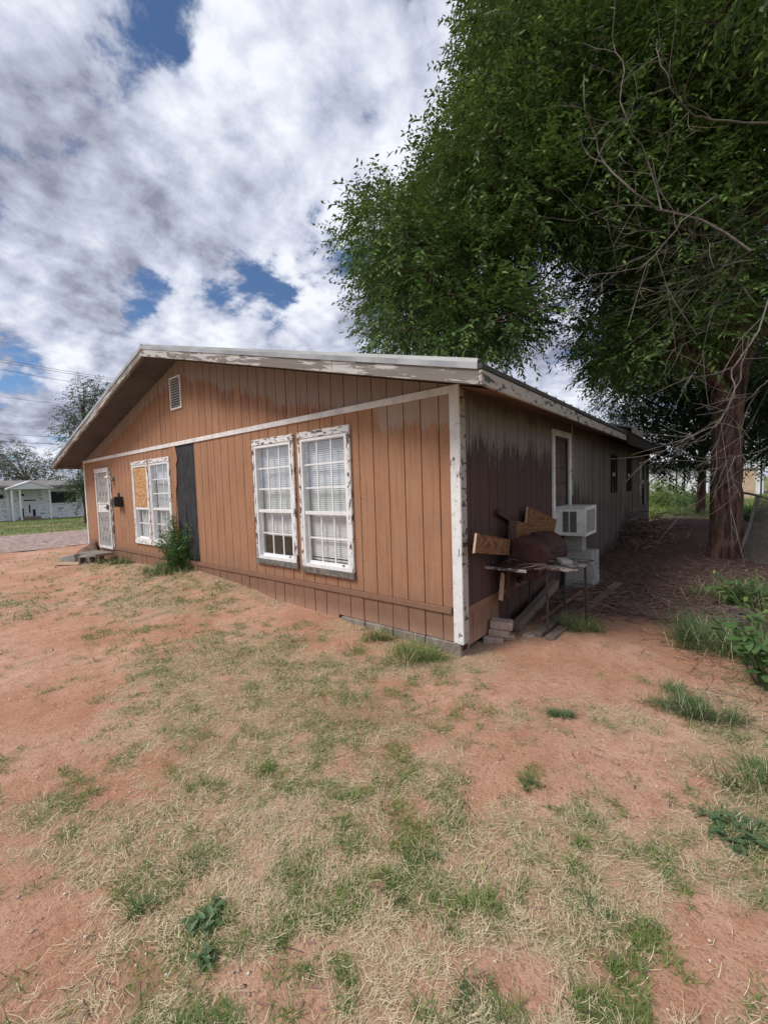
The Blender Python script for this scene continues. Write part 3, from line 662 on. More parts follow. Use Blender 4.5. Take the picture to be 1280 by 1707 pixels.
ornm = new_mesh('ornament', *(lambda m: (m.V, m.F))(MB().tube([(0, -0.023, -0.05), (0, -0.023, -0.025), (0, -0.023, 0), (0, -0.023, 0.025), (0, -0.023, 0.05)], [0.008, 0.014, 0.010, 0.014, 0.008], 6)), 'galvanised', True)
for row, cols in ((1.72, (2, 4, 6)), (1.50, (3, 5)), (1.27, (2, 4, 6)), (0.68, (2, 4, 6)), (0.45, (3, 5)), (0.22, (2, 4, 6))):
    for c in cols: link('ornament', ornm, door, (fr + (dw - 2 * fr) * c / 8, 0, row))
MB().cbox(fr, dw - fr, -0.028, -0.006, 0.881, 1.039, 0.004).build('kick_panel', 'steel_white', door)
MB().cbox(dw - fr - 0.17, dw - fr - 0.05, -0.05, -0.029, 0.91, 1.02, 0.006).tube([(dw - fr - 0.07, -0.05, 0.96), (dw - fr - 0.07, -0.09, 0.96), (dw - fr - 0.15, -0.095, 0.96)], 0.009, 7).build('lock', 'iron_dark', door)
MB().cbox(-0.03, dw + 0.02, -0.052, -0.003, dh + 0.002, dh + 0.045, 0.006).build('door_head', 'peel_head', door)
MB().cbox(dw + 0.001, dw + 0.055, -0.02, -0.003, 0.0, dh - 0.05, 0.004).build('door_trim', 'peel_mostly_wood', door)
# porch lamp
lamp = link('porch_lamp', None, house, (-8.62, -0.002, 1.93))
MB().tube([(0, 0, 0), (0, -0.03, 0)], [0.055, 0.05], 12).build('lamp_base', 'galvanised', lamp)
MB().tube([(0, -0.03, 0.0), (0, -0.09, 0.02), (0, -0.10, 0.035)], [0.022, 0.03, 0.03], 8).tube([(-0.0, -0.1, 0.03), (-0.08, -0.12, 0.04), (-0.14, -0.13, 0.02)], [0.03, 0.035, 0.012], 8).build('lamp_holder', 'steel_white', lamp)
# gable vent
vent = link('gable_vent', None, house, (-5.60, 0, 3.0))
vw, vh = 0.40, 0.55
MB().box(0, 0.03, -0.025, -0.002, 0, vh).box(vw - 0.03, vw, -0.025, -0.002, 0, vh).box(0.03, vw - 0.03, -0.025, -0.002, 0, 0.03).box(0.03, vw - 0.03, -0.025, -0.002, vh - 0.03, vh).build('vent_frame', 'white_trim', vent)
MB().box(0.03, vw - 0.03, -0.006, -0.002, 0.03, vh - 0.03).build('vent_back', 'dark_opening', vent)
lv = MB().box(0.03, vw - 0.03, -0.011, 0.011, -0.003, 0.003, T=Matrix.Rotation(math.radians(-40), 4, 'X')); lm = new_mesh('louvre', lv.V, lv.F, 'drip_metal')
for k in range(11): link('louvre', lm, vent, (0, -0.014, 0.06 + k * 0.043))
# ---- side wall
SW = [(2.72, 3.45, 0.78, 2.21), (6.74, 7.25, 1.28, 2.08), (8.68, 9.2, 1.26, 2.08), (11.05, 11.8, 0.78, 2.15)]
mb = MB()
for c in cells(0.10, DEPTH, 0.0, 2.46, SW): mb.box(-0.10, -0.013, c[0], c[1], c[2], c[3])
side = part('side_wall', mb, 'sheathing_dark')
yb = np.arange(0, DEPTH / PITCH + 1) * PITCH
for i in range(len(yb) - 1):
    a0, a1 = yb[i] + (0.093 if i == 0 else GAP / 2), min(yb[i + 1], DEPTH) - GAP / 2; off = 0.004 * math.sin((i // 3) * 2.7) + (0.006 * math.sin(i * 2.3) if a0 > 3.6 else 0.002 * math.sin(i * 1.9))
    z0 = -0.03
    for grp in connected(cells(a0, a1, 0.40 if a0 < 3.2 else z0, 2.462, [(s[0] - .01, s[1] + .01, s[2] - .01, s[3] + .01) for s in SW])):
        mb = MB()
        for c in grp: mb.box(-0.0128, 0.001 + off * 0.5, c[0], c[1], c[2], c[3])
        part('siding_board', mb, 'siding_side', side)
    if a0 < 3.2: part('skirting_board', MB().box(-0.0128, 0.002 + off * 0.5, a0, a1, 0.02, 0.336), 'siding_skirt' if a0 < 0.7 else 'siding_side', side)
part('skirting_rail', MB().cbox(-0.01, 0.02, 0.095, 3.35, 0.337, 0.399, 0.004), 'siding_skirt', side)
part('rear_wall', MB().box(L0, 0, DEPTH, DEPTH + 0.1, -0.1, 2.46), 'siding_side')
part('rear_gable', MB().prism([(L0, 2.46), (0, 2.46), (RIDGE_X, 3.74)], DEPTH, DEPTH + 0.1), 'siding_side')
part('left_wall', MB().box(L0 - 0.001, L0 + 0.1, 0.0, DEPTH, -0.1, 2.46), 'siding_skirt')
def sframe(y0, y1, z0, z1, mat, fwid=0.07):
    r = link('window', None, house, (0, y0, z0)); h = z1 - z0; w = y1 - y0
    MB().cbox(0.004, 0.034, -fwid, 0.0, 0.0 if z0 > 1 else 0.0, h, 0.003).build('trim_board', mat, r); MB().cbox(0.004, 0.034, w, w + fwid, 0, h, 0.003).build('trim_board', mat, r)
    MB().cbox(0.004, 0.036, -fwid, w + fwid, h + 0.001, h + fwid, 0.003).build('trim_board', mat, r); return r, w, h
r, w, h = sframe(*SW[0], 'white_trim', 0.085)
MB().box(-0.03, -0.005, 0.0, 0.03, 0.3, h).box(-0.03, -0.005, w - 0.03, w, 0.3, h).box(-0.03, -0.005, 0.03, w - 0.03, h - 0.03, h).build('frame', 'drip_dark', r)
for k in range(5): MB().box(-0.045, -0.031 + 0.003 * (k % 2), 0.002, w - 0.002, 0.30 + k * 0.225, 0.30 + (k + 1) * 0.225 - 0.006).build('brown_panel', 'screen', r)
MB().box(-0.03, 0.012, 0.0, w, 0.24, 0.30).build('peeling_rail', 'peel_half', r)
for q in SW[1:]:
    r, w, h = sframe(*q, 'fascia_dark' if q[0] < 10 else 'fascia_side', 0.04)
    MB().box(-0.03, -0.008, 0, w, h * 0.45, h * 0.55).build('meeting_rail', 'fascia_side', r)
    MB().box(-0.022, -0.016, 0, w, h * 0.55, h).build('pane', 'glass', r); MB().box(-0.032, -0.026, 0, w, 0, h * 0.45).build('pane', 'glass', r)
part('conduit_strip', MB().cbox(0.012, 0.03, 3.60, 3.635, 1.30, 2.44, 0.003), 'fascia_side')
part('rear_band_board', MB().cbox(0.012, 0.035, 5.6, 11.6, 2.40, 2.462, 0.003), 'fascia_side')
# ---- roof
roof = link('roof', None, house)
FRY = -0.53; Y1 = 5.38
def slope_panel(side, y0, y1, lift=0.0, ex=EAVE_X):
    """one ribbed steel sheet, its ribs running from ridge to eave"""
    prof = []; n = 3; wv = (y1 - y0) / n
    for k in range(n):
        a = y0 + k * wv
        prof += [(a, 0), (a + 0.012, 0.032), (a + 0.045, 0.032), (a + 0.057, 0.0), (a + wv * 0.5, 0.0), (a + wv * 0.5 + 0.02, 0.008), (a + wv * 0.5 + 0.04, 0.0)]
    prof.append((y1, 0)); V = []; xr = RIDGE_X; xe = ex if side > 0 else 2 * RIDGE_X - ex
    for (y, dz) in prof:
        for x in (xr, xe): V.append((x, y, roof_top(x) + lift + dz + 0.004)); V.append((x, y, roof_top(x) + lift + dz - 0.002))
    Fc = []
    for i in range(len(prof) - 1):
        a, c = 4 * i, 4 * (i + 1); Fc += [(a, c, c + 2, a + 2), (a + 1, a + 3, c + 3, c + 1), (a + 2, c + 2, c + 3, a + 3)]
    return MB().add(V, Fc)
for s in (1, -1):
    ya = FRY - 0.03
    while ya < Y1 - 0.1:
        yb_ = min(ya + 0.91, Y1); slope_panel(s, ya, yb_).build('roof_panel', 'roof_metal', roof); ya = yb_
    # roof deck / soffit under the sheets
    xe = EAVE_X if s > 0 else 2 * RIDGE_X - EAVE_X
    z = lambda x: roof_top(x)
    o = 0.09
    MB().prism([(RIDGE_X, z(RIDGE_X) - 0.008), (xe, z(xe) - 0.008), (xe, z(xe) - o), (RIDGE_X, z(RIDGE_X) - o)], FRY + 0.025, 0.012).build('rake_soffit', 'soffit', roof)
    MB().prism([(RIDGE_X, z(RIDGE_X) - 0.008), (xe, z(xe) - 0.008), (xe, z(xe) - o), (RIDGE_X, z(RIDGE_X) - o)], 0.013, Y1).build('roof_deck', 'soffit_brown', roof)
    for (t0, t1, yy0, yy1, mat, nm_) in ((-0.042, 0.004, FRY - 0.032, FRY - 0.024, 'drip_metal', 'drip_edge'), (-0.150, -0.030, FRY - 0.022, FRY + 0.024, 'fascia_front', 'fascia_board')):
        cuts = [RIDGE_X, xe] if nm_ == 'drip_edge' else [RIDGE_X] + [RIDGE_X + (xe - RIDGE_X) * q for q in (0.42, 0.74)] + [xe]
        for q in range(len(cuts) - 1):
            a, c = cuts[q], cuts[q + 1]; g = 0.002 * (1 if c > a else -1)
            a2, c2 = a + (g if q else 0), c - (g if q < len(cuts) - 2 else 0)
            MB().prism([(a2, z(a2) + t1), (c2, z(c2) + t1), (c2, z(c2) + t0), (a2, z(a2) + t0)], yy0 + 0.002 * q, yy1).build(nm_, mat, roof)
    sgn = s
    for q, (ya, yb_) in enumerate(((FRY - 0.02, 1.9), (1.904, Y1 - 0.02))):
        x0, x1 = sorted((xe + sgn * 0.002, xe + sgn * 0.030))
        MB().cbox(x0, x1, ya, yb_, EAVE_Z - 0.155, EAVE_Z - 0.045 - 0.01 * q, 0.004).build('fascia_board', 'fascia_side' if s > 0 else 'fascia_front', roof)
    x0, x1 = sorted((xe + sgn * 0.002, xe + sgn * 0.038)); MB().cbox(x0, x1, FRY - 0.03, Y1, EAVE_Z - 0.043, EAVE_Z - 0.004, 0.003).build('eave_trim', 'drip_dark', roof)
    x0, x1 = sorted((xe, (0.002 if s > 0 else L0 - 0.002))); zs = EAVE_Z - 0.152
    MB().add([(0.003 if s > 0 else L0 - 0.003, 0.0, 2.43), (xe, 0.0, zs + 0.02), (xe, Y1, zs + 0.02), (0.003 if s > 0 else L0 - 0.003, Y1, 2.43)] + [(0.003 if s > 0 else L0 - 0.003, 0.0, 2.445), (xe, 0.0, zs + 0.035), (xe, Y1, zs + 0.035), (0.003 if s > 0 else L0 - 0.003, Y1, 2.445)],
             [(0, 3, 2, 1), (4, 5, 6, 7), (0, 1, 5, 4), (1, 2, 6, 5), (2, 3, 7, 6), (3, 0, 4, 7)]).build('eave_soffit', 'soffit_brown', roof)
MB().tube([(RIDGE_X, FRY - 0.03, roof_top(RIDGE_X) + 0.012), (RIDGE_X, Y1, roof_top(RIDGE_X) + 0.012)], 0.03, 8).build('ridge_cap', 'drip_metal', roof)
# rear section: same slope, lower sheets, dark rotten eave, small raised box where the two roofs meet
for s in (1, -1):
    ya = Y1 + 0.01
    while ya < DEPTH + 0.2:
        yb_ = min(ya + 0.91, DEPTH + 0.25); slope_panel(s, ya, yb_, 0.02, 0.50).build('roof_panel', 'drip_dark', roof); ya = yb_
    xe = 0.50 if s > 0 else 2 * RIDGE_X - 0.50
    MB().prism([(RIDGE_X, roof_top(RIDGE_X)), (xe, roof_top(xe)), (xe, roof_top(xe) - 0.14), (RIDGE_X, roof_top(RIDGE_X) - 0.14)], Y1 + 0.012, DEPTH + 0.22).build('roof_deck', 'fascia_dark', roof)
    x0, x1 = sorted((xe + s * 0.002, xe + s * 0.03)); MB().cbox(x0, x1, Y1 + 0.02, DEPTH + 0.24, roof_top(xe) - 0.21, roof_top(xe) - 0.03, 0.004).build('fascia_board', 'fascia_dark', roof)
rb = link('raised_roof_box', None, house, (0, 6.6, 0))
MB().prism([(-1.6, roof_top(-1.6)), (0.33, roof_top(0.33)), (0.33, roof_top(0.33) + 0.16), (-1.6, roof_top(-1.6) + 0.2)], 0.02, 1.9).build('box_wall', 'soffit_brown', rb)
MB().prism([(-1.7, roof_top(-1.7) + 0.21), (0.42, roof_top(0.42) + 0.17), (0.42, roof_top(0.42) + 0.21), (-1.7, roof_top(-1.7) + 0.26)], -0.15, 2.0).build('box_roof', 'drip_metal', rb)
MB().cbox(0.421, 0.445, -0.15, 1.2, roof_top(0.42) + 0.04, roof_top(0.42) + 0.20, 0.003).build('fascia_board', 'fascia_side', rb)

# ================================================================== THINGS BY THE SIDE WALL
def Hs(x, y): return float(H(np.array([x]), np.array([y]))[0])
# window air conditioner
ac = thing('air_conditioner', 'white window air conditioner with two dark side grilles resting on stacked blocks', 'air conditioner', (0.0, 2.76, 0.785))
MB().cbox(-0.02, 0.40, 0.0, 0.64, 0.0, 0.395, 0.008).build('casing', 'air_unit', ac)
MB().cbox(-0.01, 0.41, -0.008, 0.65, 0.395, 0.410, 0.004).build('top_cover', 'air_unit', ac)
for (a, c) in ((0.115, 0.195), (0.212, 0.300)):
    g = MB().cbox(a, c, -0.004, -0.001, 0.055, 0.345, 0.001).build('side_grille', 'air_vent', ac)
    for k in range(16): MB().box(a + 0.004, c - 0.004, -0.008, -0.0042, 0.065 + k * 0.0175, 0.071 + k * 0.0175).build('louvre', 'galvanised', g)
MB().box(0.402, 0.405, 0.05, 0.59, 0.04, 0.36).build('rear_coil', 'air_coil', ac)
mb = MB().box(0.4, 0.412, 0.0, 0.05, 0.0, 0.395).box(0.4, 0.412, 0.59, 0.64, 0.0, 0.395).box(0.4, 0.412, 0.05, 0.59, 0.0, 0.04).box(0.4, 0.412, 0.05, 0.59, 0.36, 0.395); mb.build('rear_rim', 'air_unit', ac)
# concrete blocks under it
blk = MB().cbox(-0.195, 0.195, -0.095, 0.095, 0.0, 0.19, 0.006); blkm = new_mesh('concrete_block', blk.V, blk.F, 'concrete')
BL = [(0.22, 3.02, 0.0, 'lowest grey concrete block of the near column under the air conditioner'), (0.23, 3.03, 0.19, 'second grey concrete block up in the near column under the air conditioner'),
      (0.22, 3.23, 0.0, 'lowest grey concrete block of the wall side column under the air conditioner'), (0.21, 3.235, 0.19, 'second grey concrete block up in the rear column under the air conditioner'),
      (0.20, 3.03, 0.38, 'third grey concrete block up in the near column under the air conditioner'), (0.21, 3.235, 0.38, 'third grey concrete block up in the rear column under the air conditioner')]
BL = [(x, y, z, l.replace('wall side column', 'rear column')) for x, y, z, l in BL]
for (x, y, z, l) in BL: tag(link('concrete_block', blkm, None, (x + .04, y + .1, Hs(0.2, 3.1) - 0.03 + z), (0, 0, random.uniform(-.04, .04))), l, 'block', 'concrete blocks under the air conditioner')
ztop = Hs(0.2, 3.1) - 0.03 + 0.57
tag(MB().cbox(-0.13, 0.13, -0.1, 0.1, 0, 0.785 - ztop - 0.002, 0.006).build('concrete_block', 'concrete', None, (0.17, 3.18, ztop)), 'small grey concrete block wedged directly beneath the air conditioner', 'block', 'concrete blocks under the air conditioner')
# barrel grill
gr = thing('barrel_grill', 'rusty maroon barrel barbecue grill on thin legs against the dark wall', 'grill', (0.29, 0.78, 0.0))
R0 = 0.225; zc = 0.765; LEN = 0.78
def half_barrel(a0, a1, n=18):
    V = []; Fc = []; A = np.linspace(a0, a1, n)
    for yy in (0.0, 0.03, LEN - 0.03, LEN):
        rr_ = R0 if 0.01 < yy < LEN - 0.01 else R0 - 0.006
        V += [(rr_ * math.cos(a), yy, zc + rr_ * math.sin(a)) for a in A]
    Fc += [(k * n + i, k * n + i + 1, (k + 1) * n + i + 1, (k + 1) * n + i) for k in range(3) for i in range(n - 1)]
    Fc += [tuple(range(n))[::-1], tuple(range(3 * n, 4 * n))]; return MB().add(V, Fc)
lid = half_barrel(math.radians(-8), math.radians(172)).build('lid', 'grill_steel', gr)
MB().tube([(R0 + 0.005, 0.22, zc + 0.07), (R0 + 0.05, 0.24, zc + 0.075), (R0 + 0.05, 0.54, zc + 0.075), (R0 + 0.005, 0.56, zc + 0.07)], 0.009, 6).build('handle', 'iron_dark', lid)
MB().cbox(-0.03, 0.03, 0.30, 0.50, zc + R0 - 0.004, zc + R0 + 0.02, 0.004).build('hinge', 'grill_steel', lid)
half_barrel(math.radians(173), math.radians(351)).build('fire_box', 'grill_steel', gr)
mb = MB(); V, Fc = tube_arrays(np.array([(-0.03, 0.0, 0.56), (-0.03, -0.05, 0.56)]), np.array([0.032, 0.032]), 12); mb.add(V, [tuple(f) for f in Fc.tolist()])
V, Fc = tube_arrays(np.array([(-0.03, -0.05, 0.56), (-0.03, 0.0, 0.56)]), np.array([0.024, 0.024]), 12); mb.add(V, [tuple(f) for f in Fc.tolist()]); mb.build('draught_pipe', 'grill_steel', gr)
MB().cbox(-0.30, 0.13, -0.27, -0.005, 0.70, 0.716, 0.004).build('end_shelf', 'grill_steel', gr)
MB().cbox(-0.30, 0.13, -0.284, -0.271, 0.692, 0.722, 0.003).build('shelf_edge', 'shelf_metal', gr)
MB().cbox(R0 + 0.005, R0 + 0.30, 0.0, 0.62, 0.70, 0.714, 0.004).build('side_shelf', 'shelf_metal', gr)
MB().cbox(R0 + 0.005, R0 + 0.30, -0.012, -0.001, 0.685, 0.72, 0.003).build('shelf_edge', 'shelf_metal', gr)
for (x, y, tz) in ((-0.19, 0.06, 0.70), (0.21, 0.06, 0.70), (-0.19, 0.70, 0.70), (0.21, 0.66, 0.70), (R0 + 0.24, 0.50, 0.70)):
    MB().tube([(x, y, tz), (x * 1.03, y, -0.02)], 0.013, 7).build('leg', 'iron_dark', gr)
# things lying on the grill
tag(MB().cbox(-0.05, 0.06, -0.11, 0.10, 0.0, 0.045, 0.008).build('brick_fragment', 'concrete', None, (0.60, 1.05, 0.716), (0, 0, 0.6)), 'pale broken block piece lying on the grill side shelf', 'rubble')
tw = Many(); rr = random.Random(9)
for k in range(9):
    p = np.array([0.25 + rr.uniform(-.2, .3), 0.62 + rr.uniform(-.08, .25), 0.725]); a = rr.uniform(-0.5, 0.9); Ls = rr.uniform(.15, .4)
    pts = [p + np.array([math.cos(a) * t * Ls + rr.uniform(-.02, .02), math.sin(a) * t * Ls * 0.4, 0.03 * math.sin(t * 3) + 0.02 * t]) for t in np.linspace(0, 1, 5)]; tw.tube(spline(pts, 8), np.linspace(.005, .002, 8), 5)
tag(tw.build('fallen_twigs', 'dead_wood'), 'dry pale twigs caught on the grill shelf', None, None, 'stuff')
# boards leaning over the grill: local x = thickness, y = along, z = up
def leaning_board(name, label, pts, x, th, mat, lean=0.0, grp=None):
    """outline given in the wall's plane (y, z)"""
    P_ = [sp(px, py, x) for px, py in pts]; y0 = P_[0][1]; z0 = min(p[2] for p in P_)
    pr = MB().prism([(p[1] - y0, p[2] - z0) for p in P_], 0, th)
    V = [(-v[1] + (v[2]) * -lean, v[0], v[2]) for v in pr.V]; m_ = MB(); m_.V = V; m_.F = [f[::-1] for f in pr.F]
    r = thing(name, label, 'board', (x, y0, z0), 0, grp); m_.build('face', mat, r)
    e = MB(); q = [(p[1] - y0, p[2] - z0) for p in P_]; a, c = np.array(q[0]), np.array(q[1])
    d = (c - a); 
    e.add([(0.001, a[0] - 0.003, a[1]), (0.001, c[0] - 0.003, c[1]), (-th - .001, c[0] - 0.003, c[1]), (-th - .001, a[0] - 0.003, a[1]), (0.001, a[0] - .0005, a[1]), (0.001, c[0] - .0005, c[1]), (-th - .001, c[0] - .0005, c[1]), (-th - .001, a[0] - .0005, a[1])],
          [(0, 1, 2, 3), (4, 7, 6, 5), (0, 4, 5, 1), (1, 5, 6, 2), (2, 6, 7, 3), (3, 7, 4, 0)]); e.build('cut_edge', 'plywood_edge' if mat.startswith('ply') else mat, r); return r
leaning_board('plywood_scrap', 'tilted narrow plywood scrap with swirling grain sticking out past the grill', [(795, 889), (791, 922), (852, 926), (852, 900)], 0.16, 0.02, 'plywood')
leaning_board('plywood_scrap', 'largest plywood scrap with pointed top leaning against the wall', [(880, 845), (873, 905), (922, 906), (927, 866)], 0.10, 0.018, 'plywood')
leaning_board('plywood_scrap', 'middle plywood scrap leaning behind the grill lid', [(860, 868), (858, 915), (918, 915), (918, 885), (889, 875)], 0.135, 0.016, 'plywood')
leaning_board('dark_plank', 'upright dark maroon plank leaning behind the grill', [(851, 868), (847, 1000), (858, 1000), (861, 868)], 0.16, 0.02, 'maroon_wood')
leaning_board('dark_plank', 'short maroon board lying slanted above the plywood scraps', [(834, 848), (830, 857), (858, 874), (862, 866)], 0.06, 0.03, 'maroon_wood')
leaning_board('thin_lath', 'thin pale lath standing under the end of the grill', [(838, 955), (834, 1000), (838, 1002), (841, 957)], 0.12, 0.02, 'plywood_edge')
# planks on the ground
def plank(name, label, a, c, w, h, mat, zl=0.0, zr=None):
    a = np.array([*a, Hs(*a) + zl]); c = np.array([*c, (Hs(*c) if zr is None else zr)]); d = Vector(c - a); Lp = d.length
    o = MB().cbox(-w / 2, w / 2, 0, Lp, 0, h, 0.005).build(name, mat, None, tuple(a)); o.rotation_mode = 'QUATERNION'
    yv = d.normalized(); xv = yv.cross(Vector((0, 0, 1))).normalized(); zv = xv.cross(yv); o.rotation_quaternion = Matrix((xv, yv, zv)).transposed().to_quaternion(); return tag(o, label, 'plank')
plank('wooden_plank', 'weathered plank lying outermost beside the bricks and running back along the wall', (0.55, 0.75), (0.72, 3.3), 0.09, 0.045, 'old_wood', -0.005)
plank('wooden_plank', 'weathered plank lying parallel between the grill and the outermost plank', (0.42, 0.78), (0.50, 2.6), 0.09, 0.05, 'old_wood', 0.0)
plank('notched_timber', 'thick grey timber with saw notches sloping down beneath the grill', (0.17, 0.86), (0.12, 2.4), 0.09, 0.10, 'old_wood', 0.0, Hs(0.12, 2.4) + 0.16)
plank('red_pole', 'thin faded red pole lying on planks below the grill', (0.34, 1.15), (0.44, 2.45), 0.03, 0.03, 'soffit_brown', 0.06, Hs(0.44, 2.45) + 0.10)
D = Many(); rr = random.Random(31)
for k in range(170):
    x = rr.uniform(.1, .85); y = rr.uniform(1.3, 2.9); a = rr.uniform(0, 6.28); Ls = rr.uniform(.12, .55); z = Hs(x, y) + rr.uniform(.005, .10); d = np.array([math.cos(a) * Ls / 2, math.sin(a) * Ls / 2, rr.uniform(-.03, .05)])
    c = np.array([x, y, z]); P_ = spline([c - d, c + np.array([rr.uniform(-.03, .03), rr.uniform(-.03, .03), .02]), c + d], 6); P_[:, 0] = np.maximum(P_[:, 0], .05); P_[:, 2] = np.maximum(P_[:, 2], Hs(x, y) + .004); D.tube(P_, np.linspace(.006, .002, 6) * rr.uniform(.6, 1.5), 4)
tag(D.build('brush_pile', 'twig'), 'tangle of brown sticks on the ground behind the grill legs', 'brush pile')
# bricks
brm = MB().cbox(-0.10, 0.10, -0.05, 0.05, 0, 0.065, 0.008); brk = new_mesh('brick', brm.V, brm.F, 'pale_brick')
z0 = Hs(0.08, 0.55) - 0.012
for (x, y, z, rz, l, ob) in ((0.075, 0.50, z0, 0.35, 'lower grey brick of the pair stacked at the wall corner', brk), (0.135, 0.64, z0, 0.5, 'grey brick on the ground behind the stacked pair', brk), (0.11, 0.56, z0 + 0.066, 0.25, 'upper pinkish brick of the pair stacked at the wall corner', brk), (0.36, 0.82, z0, 1.2, 'loose pale brick end near the grill leg', brk)):
    tag(link('brick', ob, None, (x, y, z), (0, 0, rz)), l, 'brick')
tag(MB().cbox(-0.11, 0.11, -0.07, 0.07, 0, 0.085, 0.012).build('broken_brick', 'pale_brick', None, (0.12, 0.60, z0 + 0.132), (0.03, 0.02, 0.3)), 'chunky pale pink broken brick on top of the stack at the corner', 'brick')
# ================================================================== FRONT STEP AND MAILBOX
def hollow_block(name, label, loc, rz):
    """two-cell block lying on its side, cells open to local -y"""
    mb = MB(); w, d, h = 0.40, 0.20, 0.19; t = 0.032
    mb.cbox(-w / 2, w / 2, 0, d, 0, t, .004).cbox(-w / 2, w / 2, 0, d, h - t, h, .004)
    for x in (-w / 2, -t / 2, w / 2 - t): mb.cbox(x, x + t, 0.001, d - 0.001, t - .002, h - t + .002, .003)
    o = mb.build(name, 'concrete', None, loc, (0, 0, rz)); return tag(o, label, 'block', 'hollow blocks of the front step')
hollow_block('hollow_block', 'hollow concrete block of the step with open cells facing the weeds', (-8.90, -0.50, Hs(-8.9, -.45) - .02), 1.0)
hollow_block('hollow_block', 'hollow concrete block standing next to the door step slab', (-9.18, -0.38, Hs(-9.1, -.3) - .02), 1.0)
tag(MB().cbox(-0.42, 0.42, -0.19, 0.19, 0, 0.055, 0.008).build('step_slab', 'concrete_dark', None, (-9.1, -0.30, Hs(-9.1, -.3) + 0.172), (0, 0, 0.12)), 'flat grey slab laid over the hollow blocks below the door', 'slab')
tag(MB().cbox(-0.20, 0.20, -0.1, 0.1, 0, 0.16, 0.012).build('solid_block', 'concrete', None, (-9.95, -0.55, Hs(-9.95, -.55) - .02), (0.06, -0.2, 0.5)), 'tilted grey concrete block at the left of the door step', 'block')
tag(MB().cbox(-0.35, 0.35, -0.14, 0.14, 0, 0.03, 0.004).build('step_board', 'plywood_edge', None, (-9.35, -0.72, Hs(-9.35, -.72) + 0.01), (0, 0, 0.45)), 'pale orange board lying on the soil before the step', 'board')
V = []; n1, n2 = 22, 12
for i in range(n1 + 1):
    for j in range(n2 + 1):
        u, v = i / n1, j / n2; x = -10.5 + 0.9 * u; y = -0.06 - 0.42 * v
        zz1 = 0.42 * (1 - v) ** 0.8 * math.exp(-((u - 0.45) / 0.33) ** 2) + 0.05 * math.sin(9 * u + 4 * v) * (1 - abs(2 * v - 1)) + 0.03
        V.append((x + 0.05 * math.sin(7 * v), y, Hs(x, y) + max(zz1, 0.012)))
tag(link('crumpled_rug', new_mesh('crumpled_rug', V, [(i * (n2 + 1) + j, (i + 1) * (n2 + 1) + j, (i + 1) * (n2 + 1) + j + 1, i * (n2 + 1) + j + 1) for i in range(n1) for j in range(n2)], 'rug', True)), 'crumpled brown rug heaped against the wall by the door', 'rug')
mbx = thing('mailbox', 'black metal mailbox with open flap mounted beside the barred door', 'mailbox', (-8.42, -0.003, 1.36))
MB().prism([(0, 0.0), (0.26, -0.03), (0.26, 0.15), (0.10, 0.13), (0, 0.09)], -0.14, 0.0).build('body', 'black_plastic', mbx)
MB().prism([(0.0, 0.10), (0.10, 0.14), (0.10, 0.24), (0.02, 0.26)], -0.02, 0.0).build('back_plate', 'black_plastic', mbx)
MB().cbox(0.262, 0.276, -0.17, 0.0, -0.05, 0.17, 0.004).build('flap', 'black_plastic', mbx)

# ================================================================== TREES
def leaves_on(points, dirs, n_leaf, tw_len, leaf_l, leaf_w, g, droop=0.25):
    """leafy twigs: n_leaf leaves set alternately along each twig"""
    n = len(points); t = (np.arange(n_leaf) + 0.6) / n_leaf
    d = dirs / (np.linalg.norm(dirs, axis=1)[:, None] + 1e-9)
    up = np.tile([0, 0, 1.0], (n, 1)); s = np.cross(d, up); s /= np.linalg.norm(s, axis=1)[:, None] + 1e-6; nrm = np.cross(s, d)
    Ls = tw_len * g.uniform(0.6, 1.3, n)
    base = points[:, None] + d[:, None] * (t[None, :, None] * Ls[:, None, None]) + np.array([0, 0, -1.0]) * (droop * Ls[:, None, None] * t[None, :, None] ** 2)
    sg = np.where(np.arange(n_leaf) % 2 == 0, 1.0, -1.0)[None, :, None]
    ld = 0.75 * d[:, None] + 0.8 * sg * s[:, None] + g.normal(0, 0.28, (n, n_leaf, 3)) + np.array([0, 0, -0.25]); ld /= np.linalg.norm(ld, axis=2)[..., None]
    ln = nrm[:, None] + g.normal(0, 0.45, (n, n_leaf, 3)); w = np.cross(ln, ld); w /= np.linalg.norm(w, axis=2)[..., None] + 1e-6
    ll = leaf_l * g.uniform(0.65, 1.25, (n, n_leaf, 1)); lw = leaf_w * g.uniform(0.75, 1.2, (n, n_leaf, 1))
    V = np.stack([base, base + ld * ll * 0.45 + w * lw * 0.5, base + ld * ll + np.array([0, 0, -0.15]) * ll, base + ld * ll * 0.45 - w * lw * 0.5], 2).reshape(-1, 3)
    F_ = np.arange(len(V)).reshape(-1, 4); return V, F_
def clump_points(C_, R_, n, g, flat=0.8, inner=0.35):
    d = g.normal(0, 1, (n, 3)); d /= np.linalg.norm(d, axis=1)[:, None]
    r = R_ * (inner + (1 - inner) * g.random(n) ** 0.6); p = C_ + d * r[:, None] * np.array([1, 1, flat]); out = d * np.array([1, 1, 0.7]) + g.normal(0, 0.45, (n, 3)); return p, out
def inside(x, y, poly):
    c = False; j = len(poly) - 1
    for i in range(len(poly)):
        xi, yi = poly[i]; xj, yj = poly[j]
        if (yi > y) != (yj > y) and x < (xj - xi) * (y - yi) / (yj - yi) + xi: c = not c
        j = i
    return c
TX, TY = 1.93, 5.95; TZ = Hs(TX, TY)
elm = thing('shade_tree', 'huge spreading leafy elm with thick rough reddish trunk beside the house', 'tree', (0, 0, 0))
